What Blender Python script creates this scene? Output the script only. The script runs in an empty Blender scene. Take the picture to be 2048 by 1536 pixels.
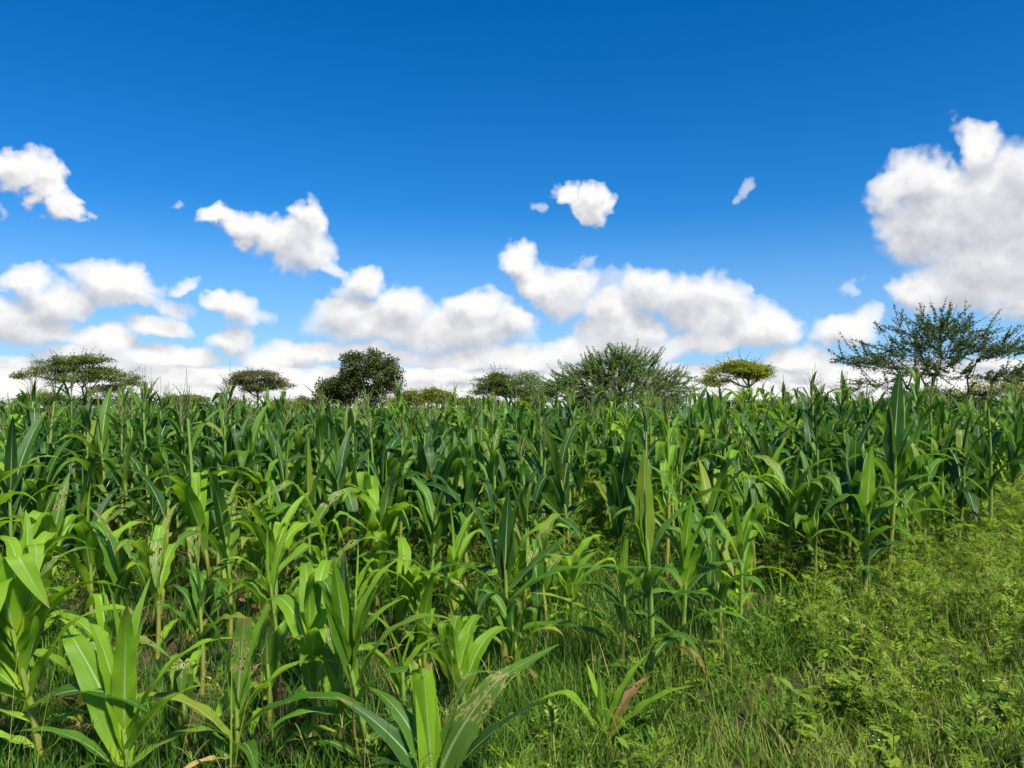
import bpy, math, random
import numpy as np
from mathutils import Matrix, Vector, Euler

random.seed(11)
RNG = np.random.default_rng(11)
SC = bpy.context.scene
COL = SC.collection

# ------------------------------------------------------------------ camera
CAM_Z = 1.60
FOC = 1547.0            # focal length in pixels of a 2048 px wide picture
HORIZON = 815.0         # picture row of the level line
cam_d = bpy.data.cameras.new('camera')
cam_d.sensor_width = 36.0
cam_d.lens = 36.0 * FOC / 2048.0
cam_d.clip_start = 0.05
cam_d.clip_end = 6000.0
cam = bpy.data.objects.new('camera', cam_d)
COL.objects.link(cam)
cam.location = (0, 0, CAM_Z)
PITCH = math.atan((HORIZON - 768.0) / FOC)
cam.rotation_euler = (math.radians(90) + PITCH, 0, 0)
SC.camera = cam

# ------------------------------------------------------------------ exposure
SC.view_settings.view_transform = 'Standard'
SC.view_settings.look = 'None'
SC.view_settings.exposure = 0.7
SC.view_settings.gamma = 1.0
SC.view_settings.use_curve_mapping = False
SC.render.engine = 'CYCLES'
cy = SC.cycles
cy.max_bounces = 5
cy.diffuse_bounces = 3
cy.glossy_bounces = 2
cy.transmission_bounces = 3
cy.transparent_max_bounces = 8
cy.use_denoising = True
cy.use_adaptive_sampling = True
cy.adaptive_threshold = 0.03
cy.adaptive_min_samples = 16
cy.sample_clamp_indirect = 6.0
cy.caustics_reflective = False
cy.caustics_refractive = False

# ------------------------------------------------------------------ sun
SUN_EL = math.radians(52)
SUN_AZ = math.radians(148)          # clockwise from +Y (the way the camera looks)
sun_d = bpy.data.lights.new('sun', 'SUN')
sun_d.energy = 5.0
sun_d.angle = math.radians(5)
sun_d.color = (1.0, 0.95, 0.86)
sun = bpy.data.objects.new('sun', sun_d)
COL.objects.link(sun)
SUN_DIR = Vector((math.sin(SUN_AZ) * math.cos(SUN_EL), math.cos(SUN_AZ) * math.cos(SUN_EL), math.sin(SUN_EL)))
sun.rotation_euler = SUN_DIR.to_track_quat('Z', 'Y').to_euler()


# ------------------------------------------------------------------ node helper
class S:
    """a node socket with arithmetic"""
    nt = None

    def __init__(self, sock):
        self.s = sock

    @staticmethod
    def math(op, *args, clamp=False):
        n = S.nt.nodes.new('ShaderNodeMath')
        n.operation = op
        n.use_clamp = clamp
        for i, a in enumerate(args):
            if isinstance(a, S):
                S.nt.links.new(a.s, n.inputs[i])
            else:
                n.inputs[i].default_value = float(a)
        return S(n.outputs[0])

    def __add__(self, o): return S.math('ADD', self, o)
    def __radd__(self, o): return S.math('ADD', o, self)
    def __sub__(self, o): return S.math('SUBTRACT', self, o)
    def __rsub__(self, o): return S.math('SUBTRACT', o, self)
    def __mul__(self, o): return S.math('MULTIPLY', self, o)
    def __rmul__(self, o): return S.math('MULTIPLY', o, self)
    def __truediv__(self, o): return S.math('DIVIDE', self, o)
    def max(self, o): return S.math('MAXIMUM', self, o)
    def min(self, o): return S.math('MINIMUM', self, o)
    def clamp(self): return S.math('ADD', self, 0.0, clamp=True)


def N(kind, **kw):
    n = S.nt.nodes.new(kind)
    for k, v in kw.items():
        setattr(n, k, v)
    return n


def put(sock, v):
    if isinstance(v, S):
        S.nt.links.new(v.s, sock)
    elif isinstance(v, bpy.types.NodeSocket):
        S.nt.links.new(v, sock)
    else:
        sock.default_value = v


def smooth(x, a, b, c=0.0, d=1.0):
    n = N('ShaderNodeMapRange', interpolation_type='SMOOTHSTEP')
    put(n.inputs[0], x)
    for i, v in enumerate((a, b, c, d)):
        put(n.inputs[1 + i], v)
    return S(n.outputs[0])


def noise(vec, scale, detail=6, rough=0.55, dist=0.0, dims='3D', kind='FBM', color=False):
    n = N('ShaderNodeTexNoise', noise_dimensions=dims, noise_type=kind)
    if vec is not None:
        put(n.inputs['Vector'], vec)
    n.inputs['Scale'].default_value = scale
    n.inputs['Detail'].default_value = detail
    n.inputs['Roughness'].default_value = rough
    n.inputs['Distortion'].default_value = dist
    return S(n.outputs['Color' if color else 'Fac'])


def vmath(op, a, b=None):
    n = N('ShaderNodeVectorMath', operation=op)
    put(n.inputs[0], a)
    if b is not None:
        put(n.inputs[3 if op == 'SCALE' else 1], b)
    return S(n.outputs['Value' if op in ('DOT_PRODUCT', 'LENGTH') else 'Vector'])


def mixc(f, a, b):
    n = N('ShaderNodeMix', data_type='RGBA')
    put(n.inputs[0], f)
    put(n.inputs[6], a if not isinstance(a, tuple) else (*a, 1)[:4])
    put(n.inputs[7], b if not isinstance(b, tuple) else (*b, 1)[:4])
    return S(n.outputs[2])


def group(name, ins, outs):
    """an empty node group; S.io holds its input and output nodes"""
    ty = {'F': 'NodeSocketFloat', 'V': 'NodeSocketVector', 'C': 'NodeSocketColor'}
    t = bpy.data.node_groups.new(name, 'ShaderNodeTree')
    for n, k in ins:
        t.interface.new_socket(n, in_out='INPUT', socket_type=ty[k])
    for n, k in outs:
        t.interface.new_socket(n, in_out='OUTPUT', socket_type=ty[k])
    S.nt = t
    S.io = (t.nodes.new('NodeGroupInput'), t.nodes.new('NodeGroupOutput'))
    return t


# ------------------------------------------------------------------ sky with cumulus clouds
def sky_deg(px, py):
    """where a spot of sky stands: compass bearing and height above the level line, degrees"""
    r = Vector(((px - 1024) / FOC, 1.0, -(py - 768) / FOC))
    r = Matrix.Rotation(PITCH, 3, 'X') @ r
    r.normalize()
    return math.degrees(math.atan2(r.x, r.y)), math.degrees(math.asin(r.z))


# cumulus heaps: x, y, half width, half height, tilt
CLOUDS = [
    # big heap on the right
    (1962, 300, 62, 58, 0), (1830, 372, 82, 62, 0), (1960, 410, 150, 100, 0), (2090, 430, 150, 150, 0), (1850, 462, 100, 80, 0),
    (1985, 510, 150, 55, 0), (2060, 350, 80, 80, 0), (1930, 590, 125, 36, 0), (2060, 590, 110, 46, 0), (1840, 585, 66, 30, 0), (1960, 555, 130, 40, 0), (2060, 540, 110, 50, 0),
    # left, high
    (10, 322, 66, 40, 0), (66, 348, 44, 34, 0), (82, 388, 36, 32, 0), (122, 418, 46, 24, 0), (138, 446, 48, 20, 0), (4, 426, 24, 16, 0), (25, 350, 50, 36, 0),
    # centre left, drifting
    (450, 440, 40, 26, 0), (505, 465, 56, 34, 0), (612, 450, 44, 36, 0), (560, 490, 66, 40, 0), (612, 505, 62, 44, 0), (660, 528, 44, 18, 0), (596, 532, 36, 22, 0),
    (358, 430, 18, 11, -20),
    # small ones
    (1502, 390, 22, 18, 0), (1075, 418, 17, 13, -30), (1160, 392, 46, 26, -10),
    (1172, 420, 38, 26, 0), (1120, 380, 24, 9, -10), (1205, 415, 22, 10, 0),
    # middle row from the left
    (64, 558, 44, 26, 0), (112, 606, 74, 32, 0), (236, 552, 88, 24, 0), (240, 582, 86, 30, 0), (200, 560, 50, 26, 0), (306, 602, 50, 18, -8), (395, 578, 34, 15, -25),
    (435, 595, 38, 24, 0), (478, 610, 42, 30, 0), (505, 636, 38, 22, 0), (318, 650, 54, 22, 0), (462, 682, 46, 32, 0), (10, 576, 26, 8, 0),
    (30, 640, 100, 42, 0), (140, 672, 110, 32, -8), (232, 690, 60, 20, 0), (0, 612, 36, 18, 0),
    # centre
    (722, 560, 42, 30, 0), (690, 585, 26, 22, 0), (705, 615, 60, 26, 0), (800, 606, 56, 34, 0), (760, 645, 125, 36, 0), (905, 660, 150, 44, 0),
    (944, 610, 58, 28, 0), (1020, 640, 45, 32, 0), (1036, 524, 42, 30, 0), (1072, 556, 40, 32, 0), (1005, 600, 30, 14, 0),
    # centre right
    (1140, 568, 62, 38, 0), (1105, 585, 40, 40, 0), (1180, 608, 72, 32, -8), (1226, 566, 26, 18, 0), (1180, 520, 20, 10, 0), (1345, 590, 82, 42, -8),
    (1410, 610, 72, 48, -10), (1470, 650, 80, 38, -10), (1562, 660, 36, 32, 0), (1420, 680, 110, 20, 0), (1250, 655, 88, 32, 0),
    (1700, 580, 22, 18, 0), (1690, 664, 66, 30, 0), (1650, 682, 40, 16, 0), (1730, 640, 40, 22, 0), (1220, 700, 140, 30, 0), (1000, 720, 200, 26, 0),
    (1600, 740, 60, 40, 0), (1570, 720, 40, 24, 0), (1650, 725, 30, 22, 0), (640, 700, 90, 22, 0), (560, 720, 80, 22, 0), (760, 710, 80, 22, 0),
    (340, 720, 100, 26, 0), (180, 722, 120, 24, 0),
]


def build_world():
    w = bpy.data.worlds.new('World')
    SC.world = w
    w.use_nodes = True
    w.cycles.sampling_method = 'MANUAL'
    w.cycles.sample_map_resolution = 256
    S.nt = nt = w.node_tree
    nt.nodes.clear()
    out = N('ShaderNodeOutputWorld')
    sky = N('ShaderNodeTexSky', sky_type='NISHITA')
    sky.sun_disc = False
    sky.sun_elevation = SUN_EL
    sky.sun_rotation = SUN_AZ
    sky.altitude = 1000
    sky.air_density = 1.0
    sky.dust_density = 0.3
    sky.ozone_density = 3.0
    hsv = N('ShaderNodeHueSaturation')
    hsv.inputs['Hue'].default_value = 0.497
    hsv.inputs['Saturation'].default_value = 1.42
    hsv.inputs['Value'].default_value = 1.18
    nt.links.new(sky.outputs[0], hsv.inputs['Color'])
    skyc = vmath('MULTIPLY', S(hsv.outputs[0]), (0.66, 1.0, 1.20))

    d = S(N('ShaderNodeTexCoord').outputs['Generated'])
    sep = N('ShaderNodeSeparateXYZ')
    put(sep.inputs[0], d)
    x, y, z = (S(o) for o in sep.outputs)
    R2D = 180 / math.pi
    az = S.math('ARCTAN2', x, y) * R2D
    el = S.math('ARCSINE', z) * R2D
    comb = N('ShaderNodeCombineXYZ')
    put(comb.inputs[0], az)
    put(comb.inputs[1], el)
    flat = S(comb.outputs[0])

    # the air pales towards the level line
    skyc = mixc(smooth(el, 1.0, 15.0, 0.62, 0.0), skyc, (3.6, 5.4, 8.6))

    # turbulence: coarse curls plus fine cauliflower, all in the direction sphere
    half = (0.5, 0.5, 0.5)
    curl = vmath('SUBTRACT', noise(d, 15, 3, 0.5, color=True), half)
    fine = vmath('SUBTRACT', noise(d, 60, 3, 0.55, color=True), half)
    k = smooth(el, 2.0, 14.0, 0.45, 1.0)
    warp = vmath('ADD', vmath('SCALE', curl, k * 4.4), vmath('SCALE', fine, k * 1.25))
    p = vmath('MULTIPLY', vmath('ADD', flat, warp), (1, 1, 0))
    edge = noise(d, 34, 6, 0.6) - 0.5
    edge2 = noise(d, 8, 2, 0.5) - 0.5
    bil = noise(d, 26, 5, 0.5)
    bil_s = noise(vmath('ADD', d, (0.006, 0.0, 0.014)), 26, 5, 0.5)
    vor = N('ShaderNodeTexVoronoi', feature='F1')
    put(vor.inputs['Vector'], vmath('ADD', d, vmath('SCALE', fine, 0.020)))
    vor.inputs['Scale'].default_value = 30
    vor.inputs['Detail'].default_value = 1.0
    vor.inputs['Roughness'].default_value = 0.6
    puff = 0.42 - S(vor.outputs['Distance'])          # round heads of the cauliflower
    relief = (bil - bil_s) * 0.80 + puff * 0.40
    edge = edge * 0.75 + puff * 0.55

    blobs = []
    for (cx, cyy, rx, ry, rot) in CLOUDS:
        a0, e0 = sky_deg(cx, cyy)
        sx = abs(sky_deg(cx + rx, cyy)[0] - a0) * 1.24
        sy = abs(sky_deg(cx, cyy - ry)[1] - e0) * 1.30
        thin = 0.0 if rx * ry > 900 else (0.34 if rx * ry > 480 else 0.58)      # wisps stay thin all through
        grow = 1.0 / math.sqrt(1.0 - thin)
        sx, sy = sx * grow, sy * grow
        if cyy > 540:                             # the far heaps run together
            sx, sy = sx * 1.12, sy * 1.10
        if rot and rx > 25:                       # a tilted heap is two level ones, end to end
            for s in (-1, 1):
                o = 0.45 * sx * s
                blobs.append((a0 + o * math.cos(math.radians(rot)), e0 + o * math.sin(math.radians(rot)), sx * 0.68, sy * 1.05, thin))
        else:
            blobs.append((a0, e0, sx, sy, thin))

    SHIFT = (0.4, 1.35)

    # one heap: lets the least of all heaps' distances pass on, here and a little way towards the sun
    heap = group('cloud_heap', [('p', 'V'), ('size', 'V'), ('at', 'V'), ('shift', 'V'), ('a', 'F'), ('b', 'F')], [('a', 'F'), ('b', 'F')])
    gi, go = S.io
    m = N('ShaderNodeVectorMath', operation='MULTIPLY_ADD')
    for a, b in ((0, 'p'), (1, 'size'), (2, 'at')):
        put(m.inputs[a], gi.outputs[b])
    q = S(m.outputs[0])
    put(go.inputs['a'], S.math('SMOOTH_MIN', S(gi.outputs['a']), vmath('DOT_PRODUCT', q, q), 0.35))
    q = vmath('ADD', q, gi.outputs['shift'])
    put(go.inputs['b'], S.math('SMOOTH_MIN', S(gi.outputs['b']), vmath('DOT_PRODUCT', q, q), 0.35))

    # colour of the sky where cloud of this thickness stands, with this much cloud between it and the sun
    shd = group('cloud_light', [('thick', 'F'), ('up', 'F'), ('edge', 'F'), ('edge2', 'F'), ('relief', 'F'), ('el', 'F'), ('sky', 'C')], [('Color', 'C')])
    gi, go = S.io
    g_in = {o.name: S(o) for o in gi.outputs if o.name}
    thick, up = g_in['thick'], g_in['up']
    dens = thick + g_in['edge'] * 0.85 + g_in['edge2'] * 0.35 + 0.12
    lower = smooth(up - thick, -0.6, 0.5, 0.20, 0.62)      # crisp heads, ragged thin undersides
    alpha = smooth(dens, -0.06, lower + g_in['edge2'] * 0.6)
    cover = up.clamp() * 0.44 + (up - thick) * 0.62
    light = (0.92 - cover + g_in['relief']).clamp() + smooth(g_in['el'], 0, 12, 0.10, 0.0)
    ramp = N('ShaderNodeValToRGB')
    cr = ramp.color_ramp
    cr.elements[0].position = 0.0
    cr.elements[0].color = (0.53, 0.55, 0.60, 1)
    cr.elements[1].position = 1.0
    cr.elements[1].color = (0.98, 0.975, 0.97, 1)
    e = cr.elements.new(0.35)
    e.color = (0.69, 0.70, 0.745, 1)
    e = cr.elements.new(0.7)
    e.color = (0.87, 0.87, 0.88, 1)
    put(ramp.inputs[0], light)
    cloud = vmath('SCALE', S(ramp.outputs[0]), 9.6)
    put(go.inputs['Color'], mixc(alpha * smooth(thick, 0.0, 0.85, 0.0, 1.0), g_in['sky'], cloud))
    S.nt = nt

    def heaps(mine):
        """above 0 inside a heap, 1 in its middle"""
        t = group('cloud_patch', [('p', 'V')], [('a', 'F'), ('b', 'F')])
        gi, go = S.io
        a = b = None
        for (a0, e0, sx, sy, thin) in mine:
            g = N('ShaderNodeGroup')
            g.node_tree = heap
            put(g.inputs['p'], gi.outputs['p'])
            g.inputs['size'].default_value = (1 / sx, 1 / sy, 0)
            g.inputs['at'].default_value = (-a0 / sx, -e0 / sy, math.sqrt(thin))
            g.inputs['shift'].default_value = (SHIFT[0] / sx, SHIFT[1] / sy, 0)
            put(g.inputs['a'], 50.0 if a is None else a)
            put(g.inputs['b'], 50.0 if b is None else b)
            a, b = S(g.outputs['a']), S(g.outputs['b'])
        put(go.inputs['a'], 1.0 - a)
        put(go.inputs['b'], 1.0 - b)
        S.nt = nt
        g = N('ShaderNodeGroup')
        g.node_tree = t
        put(g.inputs['p'], p)
        return S(g.outputs['a']), S(g.outputs['b'])

    def background(colour):
        bg = N('ShaderNodeBackground')
        bg.inputs['Strength'].default_value = 0.065
        put(bg.inputs['Color'], colour)
        return bg.outputs[0]

    def shade(thick, up):
        g = N('ShaderNodeGroup')
        g.node_tree = shd
        for nm, v in (('thick', thick), ('up', up), ('edge', edge), ('edge2', edge2), ('relief', relief), ('el', el), ('sky', skyc)):
            put(g.inputs[nm], v)
        return background(S(g.outputs[0]))

    # the band of far cloud that runs all round just above the level line: long flat heaps, row behind row
    st = vmath('MULTIPLY', d, (1, 1, 3.6))
    band_n = noise(st, 11, 7, 0.58, 0.2)
    band_u = noise(vmath('ADD', st, (0.008, 0.0, 0.036)), 11, 4, 0.5, 0.2)
    band_w = smooth(el, 1.5, 5.6, 0.55, -0.62)
    b0 = (band_n + band_w - 0.5) * 2.6
    b1 = (band_u - 0.5) * 5.0 + 0.62
    # elsewhere in the sky loose heaps go on in the same way
    loose = noise(vmath('MULTIPLY', d, (1, 1, 1.9)), 4.2, 6, 0.55)
    l0 = (loose - 1.0 + smooth(el, 4, 34, 0.60, 0.38)) * 3.2

    clear = background(skyc)

    def leaf(a_lo, a_hi, e_lo, e_hi):
        pad_a, pad_e = 1.6, 1.6
        mine = [b for b in blobs if b[0] + b[2] * 1.2 + pad_a > a_lo and b[0] - b[2] * 1.2 - pad_a < a_hi
                and b[1] + b[3] * 1.2 + pad_e > e_lo and b[1] - b[3] * 1.2 - pad_e - SHIFT[1] < e_hi]
        f0, f1 = heaps(mine) if mine else (None, None)
        if e_lo < 9:
            if f0 is None:
                return shade(b0, b1)
            sel = smooth(b0 - f0, -0.2, 0.2)
            return shade(f0.max(b0), f1 + (b1 - f1) * sel)
        return shade(f0, f1) if f0 is not None else clear

    def cut(coord, at, below, above):
        m = N('ShaderNodeMixShader')
        put(m.inputs[0], S.math('GREATER_THAN', coord, at))
        nt.links.new(below, m.inputs[1])
        nt.links.new(above, m.inputs[2])
        return m.outputs[0]

    def strip(e_lo, e_hi, cuts):
        edges = [-46] + cuts + [46]
        o = leaf(edges[0], edges[1], e_lo, e_hi)
        for i, c in enumerate(cuts):
            o = cut(az, c, o, leaf(edges[i + 1], edges[i + 2], e_lo, e_hi))
        return o

    low = strip(-5, 6.5, [-24, -14, -3, 6, 14, 22])
    mid = strip(6.5, 12, [-24, -15, -3, 6, 14, 22])
    high = strip(12, 25, [-24, -11, 0, 9, 22])
    front = cut(el, 6.5, low, cut(el, 12, mid, cut(el, 25, high, clear)))
    rest = shade(l0.max(b0), l0 - 0.1)
    ahead = S.math('LESS_THAN', S.math('ABSOLUTE', az), 46)
    whole = cut(el, 44, cut(ahead, 0.5, rest, front), rest)
    nt.links.new(cut(el, -4, clear, whole), out.inputs[0])


build_world()

# ------------------------------------------------------------------ shared helpers
def tag(o, label=None, cat=None, grp=None, kind=None):
    if label: o['label'] = label
    if cat: o['category'] = cat
    if grp: o['group'] = grp
    if kind: o['kind'] = kind
    return o


def mesh(name, verts, faces, mat=None, uv=None, tint=None, smooth_faces=True):
    """faces: (n,4) or (n,3) array; uv and tint per vertex"""
    me = bpy.data.meshes.new(name)
    v = np.asarray(verts, dtype=np.float32)
    f = np.asarray(faces, dtype=np.int32)
    k = f.shape[1]
    me.vertices.add(len(v))
    me.vertices.foreach_set('co', v.ravel())
    me.loops.add(f.size)
    me.loops.foreach_set('vertex_index', f.ravel())
    me.polygons.add(len(f))
    me.polygons.foreach_set('loop_start', np.arange(0, f.size, k, dtype=np.int32))
    if smooth_faces:
        me.polygons.foreach_set('use_smooth', np.ones(len(f), dtype=bool))
    if uv is not None:
        l = me.uv_layers.new(name='UVMap')
        l.data.foreach_set('uv', np.asarray(uv, dtype=np.float32)[f.ravel()].ravel())
    if tint is not None:
        a = me.attributes.new('tint', 'FLOAT', 'POINT')
        a.data.foreach_set('value', np.asarray(tint, dtype=np.float32))
    me.update(calc_edges=True)
    if mat is not None:
        me.materials.append(mat)
    return me


def obj(name, me, parent=None, loc=(0, 0, 0), rot=(0, 0, 0), scale=(1, 1, 1)):
    o = bpy.data.objects.new(name, me)
    COL.objects.link(o)
    o.location = loc
    o.rotation_euler = rot
    o.scale = scale
    if parent is not None:
        o.parent = parent
    return o


def empty(name, loc):
    o = bpy.data.objects.new(name, None)
    o.empty_display_size = 0.1
    COL.objects.link(o)
    o.location = loc
    return o


def grid_faces(nr, nc):
    r = np.arange(nr - 1)[:, None]
    c = np.arange(nc - 1)[None, :]
    a = (r * nc + c).ravel()
    return np.stack([a, a + 1, a + nc + 1, a + nc], 1)


def rotz(a):
    c, s = np.cos(a), np.sin(a)
    return np.array([[c, -s, 0], [s, c, 0], [0, 0, 1.0]])


class Pile:
    """collects many small sheets of the same layout into one mesh"""
    def __init__(self):
        self.v, self.f, self.uv, self.t, self.n = [], [], [], [], 0

    def add(self, v, f, uv=None, t=0.0):
        self.v.append(v)
        self.f.append(f + self.n)
        self.uv.append(uv if uv is not None else np.zeros((len(v), 2)))
        self.t.append(np.full(len(v), t) if np.isscalar(t) else t)
        self.n += len(v)

    def mesh(self, name, mat, smooth_faces=True):
        return mesh(name, np.concatenate(self.v), np.concatenate(self.f), mat, np.concatenate(self.uv), np.concatenate(self.t), smooth_faces)


def tube(pts, rad, sides=6):
    """tapered tube along points, quads only"""
    pts = np.asarray(pts, float)
    n = len(pts)
    t = np.gradient(pts, axis=0)
    t /= np.linalg.norm(t, axis=1)[:, None] + 1e-9
    ref = np.where(np.abs(t[:, 2:3]) > 0.9, np.array([[1.0, 0, 0]]), np.array([[0, 0, 1.0]]))
    a = np.cross(ref, t)
    a /= np.linalg.norm(a, axis=1)[:, None] + 1e-9
    b = np.cross(t, a)
    ang = np.linspace(0, 2 * np.pi, sides + 1)
    rad = np.asarray(rad, float)[:, None, None]
    v = pts[:, None, :] + rad * (np.cos(ang)[None, :, None] * a[:, None, :] + np.sin(ang)[None, :, None] * b[:, None, :])
    uv = np.stack(np.meshgrid(np.linspace(0, 1, sides + 1), np.linspace(0, 1, n)), -1).reshape(-1, 2)
    return v.reshape(-1, 3), grid_faces(n, sides + 1), uv


# ------------------------------------------------------------------ materials
def new_mat(name):
    m = bpy.data.materials.new(name)
    m.use_nodes = True
    S.nt = m.node_tree
    m.node_tree.nodes.clear()
    return m


def leaf_surface(colour, rough=0.5, trans=0.35, trans_colour=None, normal=None, spec=0.4, hole=None):
    b = N('ShaderNodeBsdfPrincipled')
    put(b.inputs['Base Color'], colour)
    put(b.inputs['Roughness'], rough)
    b.inputs['Specular IOR Level'].default_value = spec
    t = N('ShaderNodeBsdfTranslucent')
    put(t.inputs['Color'], trans_colour if trans_colour is not None else colour)
    if normal is not None:
        put(b.inputs['Normal'], normal)
    mx = N('ShaderNodeMixShader')
    put(mx.inputs[0], trans)
    S.nt.links.new(b.outputs[0], mx.inputs[1])
    S.nt.links.new(t.outputs[0], mx.inputs[2])
    res = mx.outputs[0]
    if hole is not None:
        tr = N('ShaderNodeBsdfTransparent')
        m2 = N('ShaderNodeMixShader')
        put(m2.inputs[0], hole)
        S.nt.links.new(res, m2.inputs[1])
        S.nt.links.new(tr.outputs[0], m2.inputs[2])
        res = m2.outputs[0]
    o = N('ShaderNodeOutputMaterial')
    S.nt.links.new(res, o.inputs[0])


def random_value():
    """one value per leaf object, or per leaf of a merged field"""
    oi = S(N('ShaderNodeObjectInfo').outputs['Random'])
    at = N('ShaderNodeAttribute', attribute_type='GEOMETRY', attribute_name='tint')
    return S.math('FRACT', oi + S(at.outputs['Fac']))


def maize_leaf_mat(name, dark, light, holes=False, gloss=0.50):
    m = new_mat(name)
    uvn = N('ShaderNodeUVMap', uv_map='UVMap')
    sp = N('ShaderNodeSeparateXYZ')
    put(sp.inputs[0], uvn.outputs[0])
    u, v = S(sp.outputs[0]), S(sp.outputs[1])        # u: edge 0 .. midrib 0.5 .. edge 1; v: stalk 0 .. tip 1
    r = random_value()
    across = S.math('ABSOLUTE', u - 0.5) * 2.0
    # long veins
    cb = N('ShaderNodeCombineXYZ')
    put(cb.inputs[0], u * 26.0)
    put(cb.inputs[1], v * 1.6)
    put(cb.inputs[2], r * 37.0)
    vein = noise(S(cb.outputs[0]), 1.0, 3, 0.6)
    tcn = N('ShaderNodeTexCoord')
    blot = noise(S(tcn.outputs['Object']), 7.0, 4, 0.6)
    col = mixc(smooth(r * 0.7 + blot * 0.5, 0.15, 1.0), dark, light)
    col = mixc((vein - 0.35).clamp() * 0.55, col, tuple(c * 1.5 for c in light))
    col = mixc(smooth(r, 0.90, 0.97) * 0.7, col, (0.26, 0.30, 0.03))          # a leaf here and there has yellowed
    spots = noise(S(tcn.outputs['Object']), 55.0, 3, 0.6)
    col = mixc(smooth(spots, 0.66, 0.74) * 0.5, col, (0.28, 0.24, 0.10))
    # paler towards the sheath, yellowed tip on some
    pale = (light[0] * 1.7 + 0.02, light[1] * 1.35, light[2] * 1.1)
    col = mixc(smooth(v, 0.0, 0.30, 0.65, 0.0), col, pale)
    dry = smooth(v + blot * 0.45, 1.10, 1.26) * smooth(r, 0.30, 0.5)
    col = mixc(dry, col, (0.26, 0.19, 0.06))
    edge_y = smooth(across + blot * 0.25, 1.02, 1.2) * 0.35
    col = mixc(edge_y, col, (0.30, 0.27, 0.05))
    rib_w = smooth(v, 0.0, 1.0, 0.13, 0.035)
    rib = smooth(across, rib_w * 0.55, rib_w, 1.0, 0.0)
    col = mixc(rib * 0.8, col, (0.42, 0.52, 0.22))
    bump = N('ShaderNodeBump')
    bump.inputs['Strength'].default_value = 0.35
    bump.inputs['Distance'].default_value = 0.004
    put(bump.inputs['Height'], vein + rib * 0.7)
    hole = None
    if holes:
        cb2 = N('ShaderNodeCombineXYZ')
        put(cb2.inputs[0], u * 4.5)
        put(cb2.inputs[1], v * 9.0)
        put(cb2.inputs[2], r * 90)
        hn = noise(S(cb2.outputs[0]), 1.3, 2, 0.5)
        zone = smooth(v, 0.30, 0.5) * smooth(v, 0.75, 0.98, 1.0, 0.2)
        gnaw = hn * zone
        hole = S.math('GREATER_THAN', gnaw, 0.60)
        col = mixc(smooth(gnaw, 0.49, 0.57), col, (0.42, 0.36, 0.13))
    tcol = mixc(0.5, col, (light[0] * 2.2, light[1] * 1.9, light[2] * 0.8))
    leaf_surface(col, rough=gloss, trans=0.42, trans_colour=tcol, normal=S(bump.outputs[0]), spec=0.28, hole=hole)
    return m


def dry_leaf_mat():
    m = new_mat('dry_leaf')
    r = random_value()
    nz = noise(S(N('ShaderNodeTexCoord').outputs['Object']), 9, 4, 0.6)
    col = mixc(smooth(r * 0.6 + nz * 0.5, 0.2, 0.9), (0.30, 0.18, 0.05), (0.22, 0.145, 0.08))
    col = mixc(smooth(r, 0.6, 0.9), col, (0.40, 0.31, 0.12))
    leaf_surface(col, rough=0.7, trans=0.3, spec=0.2)
    return m


def stalk_mat(name, a, b):
    m = new_mat(name)
    r = random_value()
    uvn = N('ShaderNodeUVMap', uv_map='UVMap')
    sp = N('ShaderNodeSeparateXYZ')
    put(sp.inputs[0], uvn.outputs[0])
    v = S(sp.outputs[1])
    cb = N('ShaderNodeCombineXYZ')
    put(cb.inputs[0], S(sp.outputs[0]) * 9.0)
    put(cb.inputs[1], v * 2.0)
    put(cb.inputs[2], r * 20)
    nz = noise(S(cb.outputs[0]), 1.5, 4, 0.6)
    col = mixc((smooth(v, 0.0, 0.9) + (nz - 0.5) * 0.7 + (r - 0.5) * 0.8).clamp(), a, b)
    leaf_surface(col, rough=0.45, trans=0.0, spec=0.4)
    return m


def tint_mat(name, stops, rough=0.6, trans=0.35, spec=0.25, patch=None):
    """foliage with one tone per small leaf, taken from the given colours"""
    m = new_mat(name)
    at = N('ShaderNodeAttribute', attribute_type='GEOMETRY', attribute_name='tint')
    t = S(at.outputs['Fac'])
    if patch:
        t = (t + (noise(S(N('ShaderNodeNewGeometry').outputs['Position']), patch[0], 3, 0.5) - 0.5) * patch[1]).clamp()
    ramp = N('ShaderNodeValToRGB')
    cr = ramp.color_ramp
    while len(cr.elements) < len(stops):
        cr.elements.new(0.5)
    for i, (pos, c) in enumerate(stops):
        cr.elements[i].position = pos
        cr.elements[i].color = (*c, 1)
    put(ramp.inputs[0], t)
    col = S(ramp.outputs[0])
    leaf_surface(col, rough=rough, trans=trans, spec=spec)
    return m


M = {}
M['leaf_young'] = maize_leaf_mat('maize_leaf_young', (0.105, 0.230, 0.010), (0.205, 0.375, 0.020))
M['leaf_hole'] = maize_leaf_mat('maize_leaf_gnawed', (0.075, 0.165, 0.022), (0.150, 0.275, 0.032), holes=True)
M['leaf_mid'] = maize_leaf_mat('maize_leaf_green', (0.038, 0.112, 0.010), (0.092, 0.218, 0.018))
M['leaf_deep'] = maize_leaf_mat('maize_leaf_deep', (0.016, 0.062, 0.011), (0.042, 0.122, 0.018), gloss=0.46)
M['leaf_dry'] = dry_leaf_mat()
M['stalk'] = stalk_mat('maize_stalk', (0.26, 0.24, 0.05), (0.14, 0.25, 0.04))
M['tassel'] = tint_mat('maize_tassel', [(0, (0.13, 0.20, 0.05)), (0.6, (0.24, 0.27, 0.08)), (1, (0.36, 0.28, 0.10))], trans=0.2)
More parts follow.
